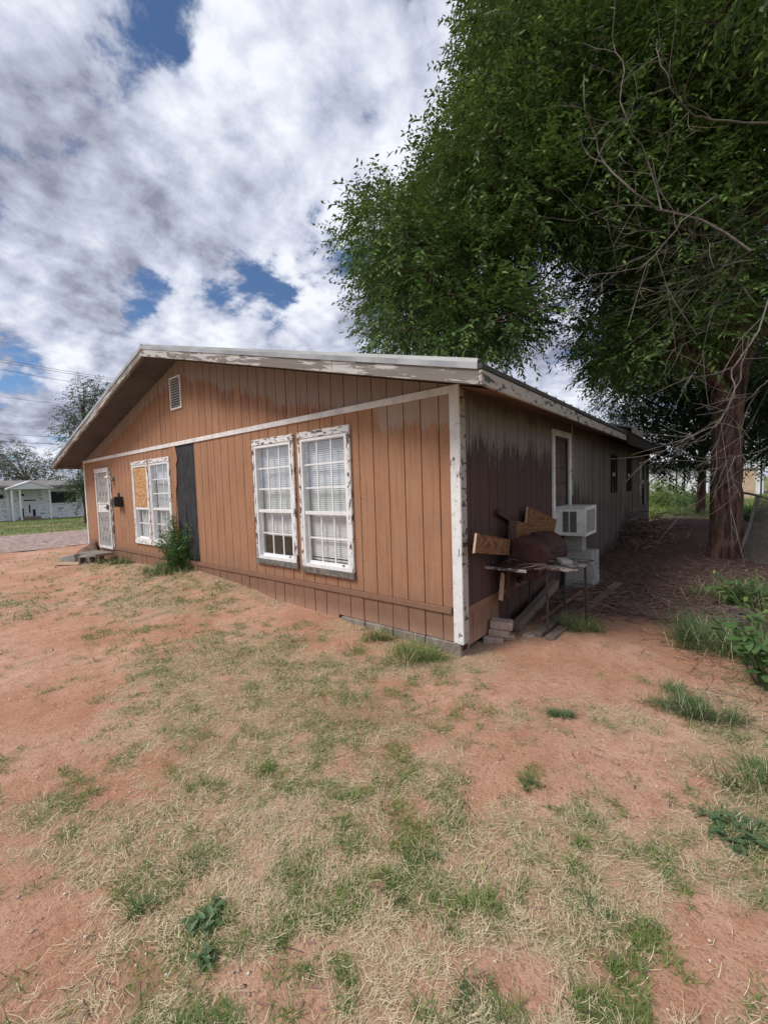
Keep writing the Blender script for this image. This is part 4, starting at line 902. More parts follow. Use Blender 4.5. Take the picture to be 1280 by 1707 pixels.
# trunk with furrowed bark
def trunk(path, rad, seg, nrow, amp, fl=0.0):
    P_ = spline(path, nrow); rr_ = np.interp(np.linspace(0, 1, nrow), np.linspace(0, 1, len(rad)), rad); V = np.zeros((nrow, seg, 3)); a = np.linspace(0, 2 * np.pi, seg, endpoint=False)
    for i in range(nrow):
        z = P_[i, 2]; f = fbm(a * 6 / np.pi * 2.0 + 0.35 * np.sin(z * 5), np.full(seg, z * 1.6), 3); f2 = 1 - np.abs(2 * f - 1) * 1.6
        lobes = 1 + 0.05 * np.sin(3 * a + 1) + 0.035 * np.sin(5 * a + z) + fl * np.exp(-(z - TZ) / 0.25) * (0.6 + 0.5 * np.sin(5 * a + 0.5))
        r = rr_[i] * lobes + amp * (f2 - 0.5)
        V[i, :, 0] = P_[i, 0] + r * np.cos(a); V[i, :, 1] = P_[i, 1] + r * np.sin(a); V[i, :, 2] = z
    V[:, -1] = V[:, -1]
    Fc = [(i * seg + j, i * seg + (j + 1) % seg, (i + 1) * seg + (j + 1) % seg, (i + 1) * seg + j) for i in range(nrow - 1) for j in range(seg)]
    return V.reshape(-1, 3), np.array(Fc)
V, Fc = trunk([(TX, TY, TZ - 0.15), (TX - 0.01, TY, TZ + 0.5), (TX - 0.02, TY, 1.6), (TX - 0.02, TY, 2.6), (TX + 0.0, TY, 3.3)], [0.235, 0.215, 0.20, 0.195, 0.225], 96, 130, 0.045, 0.07)
tr = link('trunk', new_mesh('trunk', V, Fc, 'bark', True), elm)
POLY = [(775, -80), (768, 20), (762, 110), (735, 180), (690, 262), (596, 292), (612, 345), (572, 405), (592, 470), (600, 530), (615, 600), (760, 628), (865, 632), (905, 600), (905, 500), (868, 470), (880, 405), (930, 396), (955, 470), (962, 550), (980, 640), (1100, 700), (1160, 610), (1210, 610), (1300, 740), (1330, 300), (1330, -80)]
g = np.random.default_rng(21); CL = []
tries = 0
while len(CL) < 215 and tries < 60000:
    tries += 1; px, py = g.uniform(570, 1340), g.uniform(-110, 610); dep = g.uniform(5.7, 9.8); r = g.uniform(0.5, 0.85)
    c = dp(px, py, dep); hd = math.hypot(c[0] - TX, c[1] - TY)
    if hd > 6.6 or c[2] < 2.3 or c[2] < roof_top(min(c[0], 0.47)) + r * 0.55 and c[0] < 1.0: continue
    rp = r * F_PX / dep * 0.8
    if not all(inside(px + rp * math.cos(a), py + rp * math.sin(a), POLY) for a in np.linspace(0, 6.28, 9)[:8]): continue
    if any(np.linalg.norm(c - q[0]) < 0.46 * (r + q[1]) for q in CL): continue
    CL.append((c, r))
n_view = len(CL)
# the rest of the crown, above and to the right of the picture
while len(CL) < n_view + 50:
    d = g.normal(0, 1, 3); d /= np.linalg.norm(d); c = np.array([TX + 0.6, TY, 7.4]) + d * np.array([5.6, 5.6, 4.0]) * g.random() ** 0.4
    v = RW.T @ (c - CAM); infr = v[2] < 0 and abs(v[0] / -v[2] * F_PX) < 690 and (v[1] / -v[2] * F_PX) < 900
    if infr or c[2] < 3.4 or (c[0] < 0.5 and c[2] < 4.5): continue
    CL.append((c, g.uniform(0.6, 1.0)))
LV, LF, k = [], [], 0
LIMB = Many(); fork = np.array([TX, TY, 3.2])
hubs = []
for (px, py, dep, r0) in ((1095, 590, 6.9, 0.16), (1000, 420, 7.2, 0.12), (880, 330, 7.3, 0.10), (740, 430, 7.6, 0.085), (1120, 250, 6.6, 0.13), (950, 130, 7.2, 0.10), (1230, 380, 6.3, 0.15), (1240, 120, 6.6, 0.12), (1180, 20, 8.2, 0.12), (1330, 500, 8.0, 0.12), (820, 170, 7.4, 0.08)):
    hubs.append((dp(px, py, dep), r0))
par = [-1, 0, 1, 2, 0, 4, -1, 6, 6, -1, 5]
for i, (h_, r0) in enumerate(hubs):
    s0 = fork - np.array([0, 0, 0.15]) if par[i] < 0 else hubs[par[i]][0]; rs = 0.17 if par[i] < 0 else hubs[par[i]][1]
    mid = (s0 + h_) / 2 + np.array([g.normal(0, .12), g.normal(0, .12), 0.15 + g.normal(0, .1)]); LIMB.tube(spline([s0, mid, h_], 12), np.linspace(rs, r0 * 0.85, 12), 9)
hp = np.array([h_ for h_, _ in hubs] + [fork])
for (c, r) in CL:
    j = int(np.argmin(np.linalg.norm(hp - c, axis=1))); s0 = hp[j]; dd = np.linalg.norm(c - s0); mid = (s0 + c) / 2 + g.normal(0, 0.12, 3) * dd * 0.5 + np.array([0, 0, 0.08 * dd])
    LIMB.tube(spline([s0, mid, c], 9), np.linspace(min(0.055, 0.016 + 0.012 * dd), 0.010, 9), 5)
    for q in range(5):
        e_ = c + g.normal(0, 1, 3) * r * 0.55; LIMB.tube(spline([c, (c + e_) / 2 + g.normal(0, .08, 3), e_], 5), np.linspace(0.009, 0.003, 5), 4)
for i, (c, r) in enumerate(CL):
    vis = i < n_view; n = int((120 if vis else 80) * (r / 0.65) ** 2); p, o = clump_points(c, r, n, g, 0.75, 0.45)
    v, f_ = leaves_on(p, o, 14 if vis else 9, 0.50, 0.100 if vis else 0.10, 0.036 if vis else 0.040, g); LV.append(v); LF.append(f_ + k); k += len(v)
crown = link('crown', new_mesh('crown', np.vstack(LV), np.vstack(LF), 'leaf'), elm); tag(crown, kind='stuff')
LIMB.build('limbs', 'bark', elm)
# bare dead branches
def dead(px_pts, dep, r0, side=4, seed=0):
    gg = np.random.default_rng(seed); P_ = spline([dp(x, y, dep + 0.12 * math.sin(i * 1.3)) for i, (x, y) in enumerate(px_pts)], 16); D = Many(); r0 = r0 * 0.68; D.tube(P_ + gg.normal(0, .012, P_.shape), np.linspace(r0, r0 * 0.3, 16), 6)
    for s in range(side + 2):
        i = int(gg.integers(3, 15)); d = P_[i] - P_[i - 2]; d /= np.linalg.norm(d); o = d + gg.normal(0, 0.55, 3); Ls = gg.uniform(0.25, 0.7)
        q = [P_[i], P_[i] + o * Ls * 0.5, P_[i] + o * Ls + gg.normal(0, 0.08, 3)]; Q = spline(q, 8); D.tube(Q, np.linspace(r0 * 0.4, 0.0025, 8), 5)
        for _ in range(2):
            j = int(gg.integers(3, 8)); o2 = o + gg.normal(0, 0.6, 3); D.tube(spline([Q[j], Q[j] + o2 * 0.12 + gg.normal(0, .02, 3), Q[j] + o2 * 0.26], 5), np.linspace(0.004, 0.0018, 5), 4)
    D.build('dead_branch', 'dead_wood', elm)
DB = [([(1250, 420), (1180, 372), (1113, 351), (1085, 338), (1043, 312), (1016, 283), (998, 251), (989, 218), (970, 183), (973, 125)], 4.75, .022), ([(1113, 351), (1101, 345), (1078, 260), (1049, 214), (1037, 152), (1035, 110), (1022, 75), (1021, 40)], 4.75, .016),
      ([(1280, 205), (1188, 198), (1147, 187), (1120, 144), (1101, 106), (1093, 69)], 4.8, .018), ([(1190, 330), (1128, 376), (1093, 423), (1055, 450), (1012, 457), (973, 456), (948, 438)], 4.7, .012),
      ([(1300, 440), (1279, 504), (1248, 577), (1221, 612), (1221, 658), (1201, 700)], 4.4, .018), ([(1250, 560), (1233, 620), (1220, 667), (1195, 704), (1174, 717), (1152, 729), (1136, 751)], 4.4, .012), 
      ([(1310, 610), (1280, 632), (1255, 660), (1225, 667)], 4.4, .008), ([(1310, 735), (1250, 755), (1215, 762)], 4.6, .009), ([(1290, 60), (1240, 55), (1200, 30), (1190, 70)], 5.0, .012), ([(1300, 150), (1270, 90), (1230, 130), (1200, 110)], 5.2, .009), ([(1190, 200), (1140, 170), (1090, 172), (1050, 158)], 5.2, .009)]
for i, (pp, dep, r0) in enumerate(DB): dead(pp, dep, r0, 5, i)
gg = random.Random(4)
for i in range(9):
    y0 = gg.uniform(340, 520); x1 = gg.uniform(1060, 1190); y1 = y0 + gg.uniform(-40, 60)
    dead([(1310, y0 - 60), (1230, y0), ((1230 + x1) / 2, (y0 + y1) / 2 + gg.uniform(5, 35)), (x1, y1)], gg.uniform(4.9, 5.9), 0.007, 5, 60 + i)

def simple_tree(name, label, base, h, blobs, n, leaf, mat, tr_r, seed, grp=None, bark='bark', tl=0.5, nl=9):
    g = np.random.default_rng(seed); r = thing(name, label, 'tree', tuple(base), 0, grp); B = np.array(base)
    V, Fc = tube_arrays(spline([(0, 0, -0.1), (0.05, 0.03, h * 0.3), (0, 0, h * 0.6), (0.05, 0, h * 0.85)], 14), np.linspace(tr_r, tr_r * 0.25, 14), 10); link('trunk', new_mesh('trunk', V, Fc, bark, True), r)
    lv, lf, k, D = [], [], 0, Many()
    for (c, R_) in blobs:
        c = np.array(c, float) - B; p, o = clump_points(c, R_, int(n * R_ * R_), g, 0.85, 0.2); v, f_ = leaves_on(p, o, nl, tl, leaf, leaf * 0.42, g); lv.append(v); lf.append(f_ + k); k += len(v)
        s0 = np.array([0, 0, max(h * 0.25, min(c[2] * 0.7, h * 0.6))]); D.tube(spline([s0, (s0 + c) / 2 + np.array([0, 0, .2]), c], 7), np.linspace(tr_r * 0.4, tr_r * 0.1, 7), 5)
        for _ in range(4): e_ = c + g.normal(0, .6, 3) * R_; D.tube(spline([c, (c + e_) / 2, e_], 4), np.linspace(tr_r * 0.1, tr_r * .03, 4), 4)
    D.build('limbs', bark, r); tag(link('crown', new_mesh('crown', np.vstack(lv), np.vstack(lf), mat), r), kind='stuff'); return r
# second tree further back
T2 = gp(1166, 862); T2[2] = Hs(T2[0], T2[1])
bl = [(dp(x, y, d_), R_) for (x, y, d_, R_) in ((1010, 590, 13, .8), (1060, 600, 12.5, 1.1), (1130, 610, 12.5, 1.2), (1040, 650, 13, 1.0), (1110, 670, 13, 1.2), (1180, 640, 13, 1.2), (1090, 720, 13, .9), (1140, 735, 12.5, .9), (1240, 620, 13.5, 1.4), (1260, 700, 13, 1.1), (1300, 640, 14, 1.4), (1230, 690, 12, .9), (1265, 745, 12.5, .7), (1120, 780, 13, .45), (1155, 775, 13, .5), (1100, 758, 13.5, .45), (1160, 560, 14, 1.3), (1240, 540, 14, 1.4), (1020, 560, 15, 1.2), (1080, 560, 15, 1.3), (1060, 700, 15, .8), (1030, 620, 16, 1.0), (1150, 690, 15, 1.2), (1200, 730, 15, .9))]
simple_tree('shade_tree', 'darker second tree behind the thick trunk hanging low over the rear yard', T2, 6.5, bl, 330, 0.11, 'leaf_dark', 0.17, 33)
T3 = gp(1300, 868); T3[2] = Hs(T3[0], T3[1])
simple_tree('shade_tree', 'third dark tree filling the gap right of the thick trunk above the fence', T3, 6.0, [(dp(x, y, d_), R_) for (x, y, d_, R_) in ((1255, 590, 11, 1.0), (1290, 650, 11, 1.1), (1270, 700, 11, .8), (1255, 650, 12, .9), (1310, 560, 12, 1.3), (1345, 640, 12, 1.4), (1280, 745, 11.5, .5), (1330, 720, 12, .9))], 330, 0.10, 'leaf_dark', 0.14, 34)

# ================================================================== BACKGROUND LEFT: WHITE HOUSE, TREES, WIRES
HX = -37.5
wh = thing('neighbour_house', 'weathered white clapboard house with small porch across the gravel street', 'house', (HX, 0, 0))
mb = MB(); nb_ = 18; ph = 2.45 / nb_
for k in range(nb_): mb.add([(0.02, -14, k * ph), (0.02, 16, k * ph), (0.0, 16, (k + 1) * ph), (0.0, -14, (k + 1) * ph), (0, -14, k * ph), (0, 16, k * ph)], [(0, 1, 2, 3), (4, 5, 1, 0)])
mb.build('clapboard_wall', 'clapboard', wh); MB().box(-7, -0.02, -14, 16, 0, 2.44).build('house_core', 'far_white', wh)
MB().add([(0.7, -14.5, 2.36), (0.7, 16.5, 2.36), (-3.5, 16.5, 2.85), (-3.5, -14.5, 2.85), (-7.5, -14.5, 2.36), (-7.5, 16.5, 2.36), (0.7, -14.5, 2.5), (0.7, 16.5, 2.5), (-3.5, 16.5, 3.0), (-3.5, -14.5, 3.0), (-7.5, -14.5, 2.5), (-7.5, 16.5, 2.5)],
         [(0, 3, 2, 1), (3, 4, 5, 2), (6, 7, 8, 9), (9, 8, 11, 10), (0, 1, 7, 6), (4, 10, 11, 5), (0, 6, 9, 3), (3, 9, 10, 4), (1, 2, 8, 7), (2, 5, 11, 8)]).build('roof', 'shingle_grey', wh)
def yfar(px, x=HX): return sp(px, 840, x)[1]
pA, pB = yfar(22, HX + 1.5), yfar(85, HX + 1.5)
por = link('porch', None, wh, (0, pA, 0)); pw = pB - pA
for y in (0.0, 0.42, pw): MB().cbox(1.42, 1.52, y - .05, y + .05, 0, 2.2, .01).build('post', 'far_white', por)
MB().add([(0, -.25, 2.22), (1.65, -.25, 2.22), (1.65, pw / 2, 2.72), (0, pw / 2, 2.72), (0, pw + .25, 2.22), (1.65, pw + .25, 2.22), (0, -.25, 2.30), (1.65, -.25, 2.30), (1.65, pw / 2, 2.82), (0, pw / 2, 2.82), (0, pw + .25, 2.30), (1.65, pw + .25, 2.30)],
         [(0, 1, 2, 3), (3, 2, 5, 4), (6, 9, 8, 7), (9, 10, 11, 8), (1, 7, 8, 2), (2, 8, 11, 5), (0, 6, 7, 1), (4, 5, 11, 10)]).build('porch_roof', 'far_white', por)
MB().prism([(-.2, 2.2), (pw + .2, 2.2), (pw / 2, 2.70)], 0, 0.03); V = [(1.6, -.2, 2.22), (1.6, pw + .2, 2.22), (1.6, pw / 2, 2.7), (1.57, -.2, 2.22), (1.57, pw + .2, 2.22), (1.57, pw / 2, 2.7)]
MB().add(V, [(0, 1, 2), (3, 5, 4), (0, 3, 4, 1), (1, 4, 5, 2), (2, 5, 3, 0)]).build('porch_gable', 'far_white', por)
dA, dB = yfar(33) - 0, yfar(60) - 0
dr = MB().box(0.022, 0.05, dA, dB, 0.25, 2.1).build('door', 'far_white', wh)
MB().box(0.052, 0.06, dA + .25, dA + .95, 1.38, 1.46).box(0.052, 0.06, dA + .15, dA + .3, 1.75, 1.9).build('door_glass', 'dark_opening', dr)
MB().box(0.05, 0.065, dA + .05, dA + .2, 0.25, 0.85).box(0.05, 0.065, dB - .2, dB - .05, 0.25, 0.75).box(0.05, .065, dA + .5, dA + .58, .5, 1.1).build('door_stain', 'dark_opening', dr)
MB().cbox(0.1, 0.9, dA - .1, dB + .1, 0, 0.22, .02).build('door_step', 'concrete_dark', wh)
wA, wB = yfar(86), yfar(128)
wn = MB().box(0.022, 0.05, wA, wB, 1.15, 2.02).build('window', 'dark_opening', wh); MB().box(0.05, 0.08, wA - .08, wB + .08, 1.07, 1.15).build('window_sill', 'far_white', wn)
cA = yfar(3); mt = MB().tube([(0.022, cA, 1.75), (0.1, cA, 1.75)], 0.17, 14).build('meter', 'galvanised', wh); MB().tube([(0.1, cA, 1.75), (0.16, cA, 1.75)], 0.11, 12).build('meter_dial', 'dark_opening', mt)
MB().tube([(0.06, cA, 1.9), (0.06, cA, 3.4)], 0.035, 8).build('mast', 'far_white', wh)
cb = yfar(13); MB().box(0.022, 0.07, cb - .09, cb + .09, 0, 2.4).build('corner_board', 'far_white', wh)
def tree_px(name, label, base, h, lst, n, leaf, mat, r, seed, **k):
    return simple_tree(name, label, base, h, [(dp(x, y, d_), R_) for x, y, d_, R_ in lst], n, leaf, mat, r, seed, **k)
b_ = dp(50, 865, 40); b_[2] = 0
tree_px('bare_topped_tree', 'grey green thin crowned tree rising behind the white clapboard house', b_, 5.5, [(0, 765, 40, 1.5), (35, 775, 40, 1.4), (65, 770, 40, 1.4), (20, 748, 40, 1.0), (85, 788, 40, 1.2), (50, 795, 40, 1.5), (10, 795, 40, 1.6), (-30, 770, 41, 2.0), (105, 795, 41, .8), (-80, 780, 41, 2.0)], 60, 0.20, 'leaf_grey', 0.2, 41, bark='dead_wood', tl=0.9)
b_ = dp(150, 850, 27); b_[2] = 0
tree_px('conical_tree', 'blue green conical tree poking above the left roof edge', b_, 8.8, [(140, 640, 27, .45), (135, 665, 27, .75), (155, 660, 27, .7), (125, 690, 27, .8), (150, 690, 27, .9), (112, 714, 27, .7), (135, 720, 27, 1.0), (165, 640, 27, .5), (175, 670, 27, 1.0), (120, 738, 27, .6), (160, 730, 27, 1.1), (180, 710, 27, 1.0), (150, 765, 27, 1.1), (185, 760, 27, 1.2)], 120, 0.15, 'leaf_blue', 0.16, 42, tl=0.6)
b_ = dp(142, 858, 24); b_[2] = 0
tree_px('low_tree', 'low dark bushy tree beside the corner of the tan house', b_, 2.6, [(135, 800, 24, .7), (128, 818, 24, .6), (142, 790, 24, .6), (150, 815, 24, .9), (138, 835, 24, .5), (160, 800, 24, .9)], 190, 0.11, 'leaf_dark', 0.1, 43)
def utility_pole(label, x, y):
    r = thing('utility_pole', label, 'pole', (x, y, 0), 0, 'utility poles'); MB().tube([(0, 0, -.2), (0, 0, 9.4)], [.15, .10], 10).build('shaft', 'old_wood', r); MB().cbox(-.06, .06, -1.1, 1.1, 8.7, 8.82, .01).build('crossarm', 'old_wood', r); return r
W1 = [dp(-260, 545, 26), dp(0, 600, 27), dp(190, 632, 28), dp(520, 690, 30)]
for (a, c, dep, l) in (((0, 599), (190, 631), 26, 'upper of the twin power wires slanting above the conical tree'), ((0, 603), (190, 634), 26, 'lower of the twin power wires slanting above the conical tree'), ((0, 615), (128, 638), 26, 'single thin power wire just below the twin wires'), ((0, 661), (110, 674), 30, 'faint thin wire half way up the conical tree'), ((0, 723), (110, 729), 34, 'thick cable above the roof of the white clapboard house'), ((0, 735), (110, 741), 34, 'thinner cable beneath the thick cable over the white house')):
    sl_ = (c[1] - a[1]) / (c[0] - a[0]); f_ = lambda x: a[1] + sl_ * (x - a[0])
    P_ = spline([dp(-420, f_(-420) - 6, dep), dp(0, f_(0), dep), dp(c[0], f_(c[0]), dep + 1), dp(520, f_(520) - 6, dep + 3)], 30); D = Many(); D.tube(P_, np.full(30, 0.016 if 'thick' in l else 0.011), 5); tag(D.build('power_line', 'wire'), l, 'wire', 'power wires')
# ================================================================== BACKGROUND RIGHT
BY = 44.0
wb = thing('white_building', 'long low white building with grey window beyond the weeds behind the house', 'building', (0, BY, 0))
xA, xB = fp(1010, 800, BY)[0], fp(1180, 800, BY)[0]; zb = lambda py, x=1100: fp(x, py, BY)[2]
MB().box(xA, xB, 0, 8, 0, zb(778)).build('wall', 'far_white', wb); MB().box(xA - .3, xB + .4, -.6, 8.5, zb(778) + .02, zb(770)).build('roof', 'shingle_grey', wb)
wx0, wx1 = fp(1083, 790, BY)[0], fp(1097, 790, BY)[0]; wn = MB().box(wx0, wx1, -.06, -.002, zb(790), zb(779)).build('window', 'shingle_grey', wb); MB().box(wx0 + .12, wx1 - .12, -.07, -.062, zb(788), zb(781)).build('pane', 'dark_opening', wn)
wb2 = thing('white_shed', 'tall white metal shed seen right of the thick trunk', 'shed', (0, 40, 0))
xA, xB = fp(1225, 800, 40)[0], fp(1272, 800, 40)[0]; MB().box(xA, xB, 0, 5, 0, fp(1250, 752, 40)[2]).build('wall', 'far_white', wb2)
for q in range(6): x = xA + (xB - xA) * (q + .5) / 6; MB().box(x - .04, x + .04, -.04, -.002, 0, fp(1250, 752, 40)[2]).build('batten', 'far_white', wb2)
MB().box(xA - .1, xB + .1, -.15, 5.1, fp(1250, 752, 40)[2] + .01, fp(1250, 750, 40)[2] + .05).build('roof', 'shingle_grey', wb2)
tb = fp(1248, 800, 30); tk = thing('utility_cabinet', 'tan utility cabinet with flat lid in front of the white shed', 'cabinet', (tb[0], 30, 0)); wv = (fp(1258, 800, 30)[0] - fp(1238, 800, 30)[0]) / 2
MB().cbox(-wv, wv, -.4, .4, 0, fp(1248, 783, 30)[2], .02).build('body', 'tan_paint', tk); MB().cbox(-wv - .05, wv + .05, -.46, .46, fp(1248, 783, 30)[2] + .002, fp(1248, 780, 30)[2], .02).build('lid', 'shingle_grey', tk)
for i, (px, l) in enumerate(((1251, 'thin dark post standing at the edge of the tan cabinet'), (1268, 'thin dark post right of the white shed wall'))):
    q = fp(px, 800, 32); tag(MB().tube([(0, 0, -.1), (0, 0, fp(px, 757, 32)[2])], .045, 8).build('thin_post', 'iron_dark', None, (q[0], 32, 0)), l, 'post')
cp = thing('carport', 'dark flat carport roof on thin posts in front of the white building', 'carport', (0, 30, 0))
xA, xB = fp(1060, 780, 30)[0], fp(1178, 780, 30)[0]; MB().box(xA, xB, 0, 4, fp(1120, 779, 30)[2], fp(1120, 773, 30)[2]).build('roof', 'drip_dark', cp)
for px in (1127, 1140, 1175): x = fp(px, 780, 30)[0]; MB().tube([(x, .1, -.1), (x, .1, fp(px, 779, 30)[2])], .05, 8).build('post', 'iron_dark', cp)
# chain link fence by the trunk, sagging
FP = [np.array([2.30, 5.45, 0]), np.array([2.52, 8.3, 0]), np.array([2.9, 12.5, 0])]
fe = thing('chain_link_fence', 'rusty chain link fence with bent top rail leaning beside the thick trunk', 'fence', (0, 0, 0))
pb = gp(1227, 945); pt = dp(1262, 828, 6.9); pb[2] = Hs(pb[0], pb[1]) - .05
MB().tube([pb, pb + (pt - pb) * .5 + np.array([.02, 0, 0]), pt], .026, 9).build('post', 'galvanised', fe)
r1 = dp(1228, 820, 8.2); r2 = dp(1330, 850, 6.0); MB().tube(spline([r1, pt + np.array([0, 0, .015]), r2], 12), .02, 8).build('top_rail', 'galvanised', fe)
D = Many(); A0, A1 = pb + np.array([.02, .1, .05]), np.array([3.3, 3.6, Hs(3.3, 3.6) + .03])
def fpnt(u, v):
    lo = A0 * (1 - u) + A1 * u; hi = (pt * (1 - u) + r2 * u) - np.array([0, 0, .02]); return lo * (1 - v) + hi * v + np.array([.05 * math.sin(3 * u + v * 2) * math.sin(math.pi * v), 0, 0])
NU, NV = 62, 20
for k in range(-NV, NU):
    for sgn in (1, -1):
        pts = []
        for j in range(NV + 1):
            u = (k + j) / NU if sgn > 0 else (k + NV - j) / NU
            if 0 <= u <= 1: pts.append(fpnt(u, j / NV))
        if len(pts) > 1: D.tube(np.array(pts), np.full(len(pts), .0022), 3)
tag(D.build('wire_mesh', 'galvanised', fe), kind='stuff')
pq = np.array([r2[0], r2[1], 0]); MB().tube([pq - np.array([0, 0, .1]), r2], .026, 9).build('post', 'galvanised', fe)

# ================================================================== PLANTS
def in_house(x, y): return (x < 0.03) & (x > L0 - 0.05) & (y > -0.03)
def scatter(n, rmin, rmax, power, g, spread=1.45):
    u = g.random(n); e_ = 2 - power
    r = (rmin ** e_ + u * (rmax ** e_ - rmin ** e_)) ** (1 / e_) if abs(e_) > 1e-6 else rmin * (rmax / rmin) ** u
    a = math.atan2(0.773, -0.631) + g.uniform(-spread, spread, n)
    near = g.random(n) < 0.07; r = np.where(near, 1.6 * np.sqrt(g.random(n)), r); a = np.where(near, g.uniform(0, 6.28, n), a)      # the ground underfoot and behind, too
    return CAM[0] + r * np.cos(a), CAM[1] + r * np.sin(a), r
g = np.random.default_rng(77)
x, y, r = scatter(1100000, 0.7, 15, 1.45, g); s_, gn = cover(x, y)
mat_ = 0.25 + 0.75 * sstep(fbm(x * 15 + 7, y * 15 + 2, 2), 0.38, 0.6)
ok = (g.random(len(x)) < s_ * 0.95 * mat_ + 0.02) & ~in_house(x, y) & (x > -12); x, y, r = x[ok][:200000], y[ok][:200000], r[ok][:200000]
n = len(x); P_ = np.stack([x, y, H(x, y) + 0.003 + 0.010 * g.random(n)], 1)
swirl = 12.6 * fbm(x * 2.2 + 31, y * 2.2 + 13, 2) + g.normal(0, .75, n) + np.pi * (g.random(n) > .5)
ln_ = g.uniform(0.010, 0.045, n) + 0.05 * g.random(n) ** 6; wd_ = 0.0016 * np.maximum(1, r / 2.6) * g.uniform(.5, 1.4, n); o_ = np.argsort(r); cut = 90000; vs, fs, kk = [], [], 0
for ix, sg_ in ((o_[:cut], 2), (o_[cut:], 1)):
    m = len(ix); v_, f_ = ribbons(P_[ix], swirl[ix], ln_[ix], wd_[ix], g.normal(0.16, 0.25, m), g.normal(-0.35, 0.35, m), g.normal(0, 1.1, m), sg_, False); vs.append(v_); fs.append(f_ + kk); kk += len(v_)
V, Fc = np.vstack(vs), np.vstack(fs)
V[:, 2] = np.maximum(V[:, 2], H(V[:, 0], V[:, 1]) + 0.002)
tag(link('dry_grass', new_mesh('dry_grass', V, Fc, 'straw')), 'bleached dry grass stalks lying over the red yard', None, None, 'stuff')
x, y, r = scatter(1000000, 0.7, 15, 1.35, g); s_, gn = cover(x, y)
tuft = sstep(fbm(x * 9 + 3, y * 9 + 1, 2), 0.42, 0.62)
ok = (g.random(len(x)) < gn * (0.15 + 0.85 * tuft) * 1.0 + 0.012 * s_) & ~in_house(x, y); x, y, r = x[ok][:120000], y[ok][:120000], r[ok][:120000]; n = len(x)
P_ = np.stack([x, y, H(x, y) - 0.003], 1)
V, Fc = ribbons(P_, g.uniform(0, 6.28, n), g.uniform(0.022, 0.075, n), 0.0031 * np.maximum(1, r / 2.8) * g.uniform(.7, 1.3, n), g.uniform(0.3, 1.3, n), g.normal(-0.8, 0.5, n), g.normal(0, 0.5, n), 2)
tag(link('green_grass', new_mesh('green_grass', V, Fc, 'grass')), 'short green grass growing in patches on the yard', None, None, 'stuff')
# lawn beyond the road and rough grass behind
x = g.uniform(-36.8, -21.4, 13000); y = g.uniform(-6, 13, 13000); x2 = g.uniform(-3, 8, 12000); y2 = g.uniform(15.5, 34, 12000); x = np.r_[x, x2]; y = np.r_[y, y2]; n = len(x)
V, Fc = ribbons(np.stack([x, y, H(x, y)], 1), g.uniform(0, 6.28, n), np.r_[g.uniform(.04, .13, 13000), g.uniform(.1, .35, 12000)], np.full(n, .028), g.uniform(.7, 1.5, n), g.normal(-.4, .3, n), g.normal(0, .3, n), 2)
tag(link('lawn_grass', new_mesh('lawn_grass', V, Fc, 'grass')), 'distant lawn grass across the street and behind the house', None, None, 'stuff')
def grass_tuft(name, label, px, py, rad, hgt, n, mat, seed, wd=0.004, loc=None, grp=None, lean=1.0):
    g = np.random.default_rng(seed); c = gp(px, py) if loc is None else np.array([*loc, 0.0]); c[2] = Hs(c[0], c[1])
    ns = max(4, int(6 + rad * 40)); cs = g.normal(0, .5, (ns, 2)) * rad * np.array([1.0, .75]); cw = g.uniform(.15, 1, ns); ci = g.choice(ns, n, p=cw / cw.sum())
    q2 = cs[ci] + g.normal(0, 1, (n, 2)) * min(rad * .16, .05); d = (q2 - cs[ci]) + .35 * cs[ci] + g.normal(0, .012, (n, 2)); q = np.stack([q2[:, 0], q2[:, 1], np.zeros(n)], 1); hs = g.uniform(.5, 1.15, ns)[ci]
    q[:, 2] = H(q[:, 0] + c[0], q[:, 1] + c[1]) - c[2] - .004
    V, Fc = ribbons(q, np.arctan2(d[:, 1], d[:, 0]) + g.normal(0, .8, n), hgt * hs * g.uniform(.3, 1.2, n), np.full(n, wd) * g.uniform(.6, 1.2, n), g.uniform(.45, 1.5, n), -lean * g.uniform(.1, 1.2, n), g.normal(0, .4, n), 4)
    r = thing(name, label, 'grass clump', tuple(c), 0, grp); tag(link('blades', new_mesh('blades', V, Fc, mat), r), kind='stuff')
    if rad > .12:
        m = n // 4; q3 = q[:m] * np.array([1.25, 1.25, 1]); q3[:, 2] = H(q3[:, 0] + c[0], q3[:, 1] + c[1]) - c[2]
        V, Fc = ribbons(q3, g.uniform(0, 6.28, m), hgt * g.uniform(.3, 1.1, m), np.full(m, wd * .8), g.uniform(.1, 1.4, m), -g.uniform(.2, 1.2, m), g.normal(0, .5, m), 3); V[:, 2] = np.maximum(V[:, 2], -.02); tag(link('dry_blades', new_mesh('dry_blades', V, Fc, 'straw'), r), kind='stuff')
    return r
grass_tuft('grass_clump', 'green grass clump growing along the footing blocks of the front corner', 690, 1090, 0.34, 0.20, 1500, 'grass', 1)
grass_tuft('grass_clump', 'small grass clump against the skirting beside the footing blocks', 628, 1062, 0.14, 0.18, 500, 'grass', 2)
grass_tuft('grass_clump', 'large bushy grass clump at the edge of the bare dirt patch', 1145, 1185, 0.22, 0.16, 2000, 'weed_leaf', 3, .003)
grass_tuft('grass_clump', 'feathery green clump growing through the planks by the grill', 965, 1050, 0.17, 0.22, 1500, 'grass', 4, .003)
grass_tuft('grass_clump', 'weedy grass fringe under the tall bush at the front wall', 300, 968, 0.75, 0.22, 3200, 'weed_leaf', 5, .006)
grass_tuft('grass_clump', 'weedy grass growing beside the hollow block step', 215, 945, 0.55, 0.20, 1500, 'weed_leaf', 6, .008)
grass_tuft('grass_clump', 'thin green grass clump under the tree near the brushwood', 1205, 1000, 0.22, 0.30, 600, 'weed_leaf', 7, .004)
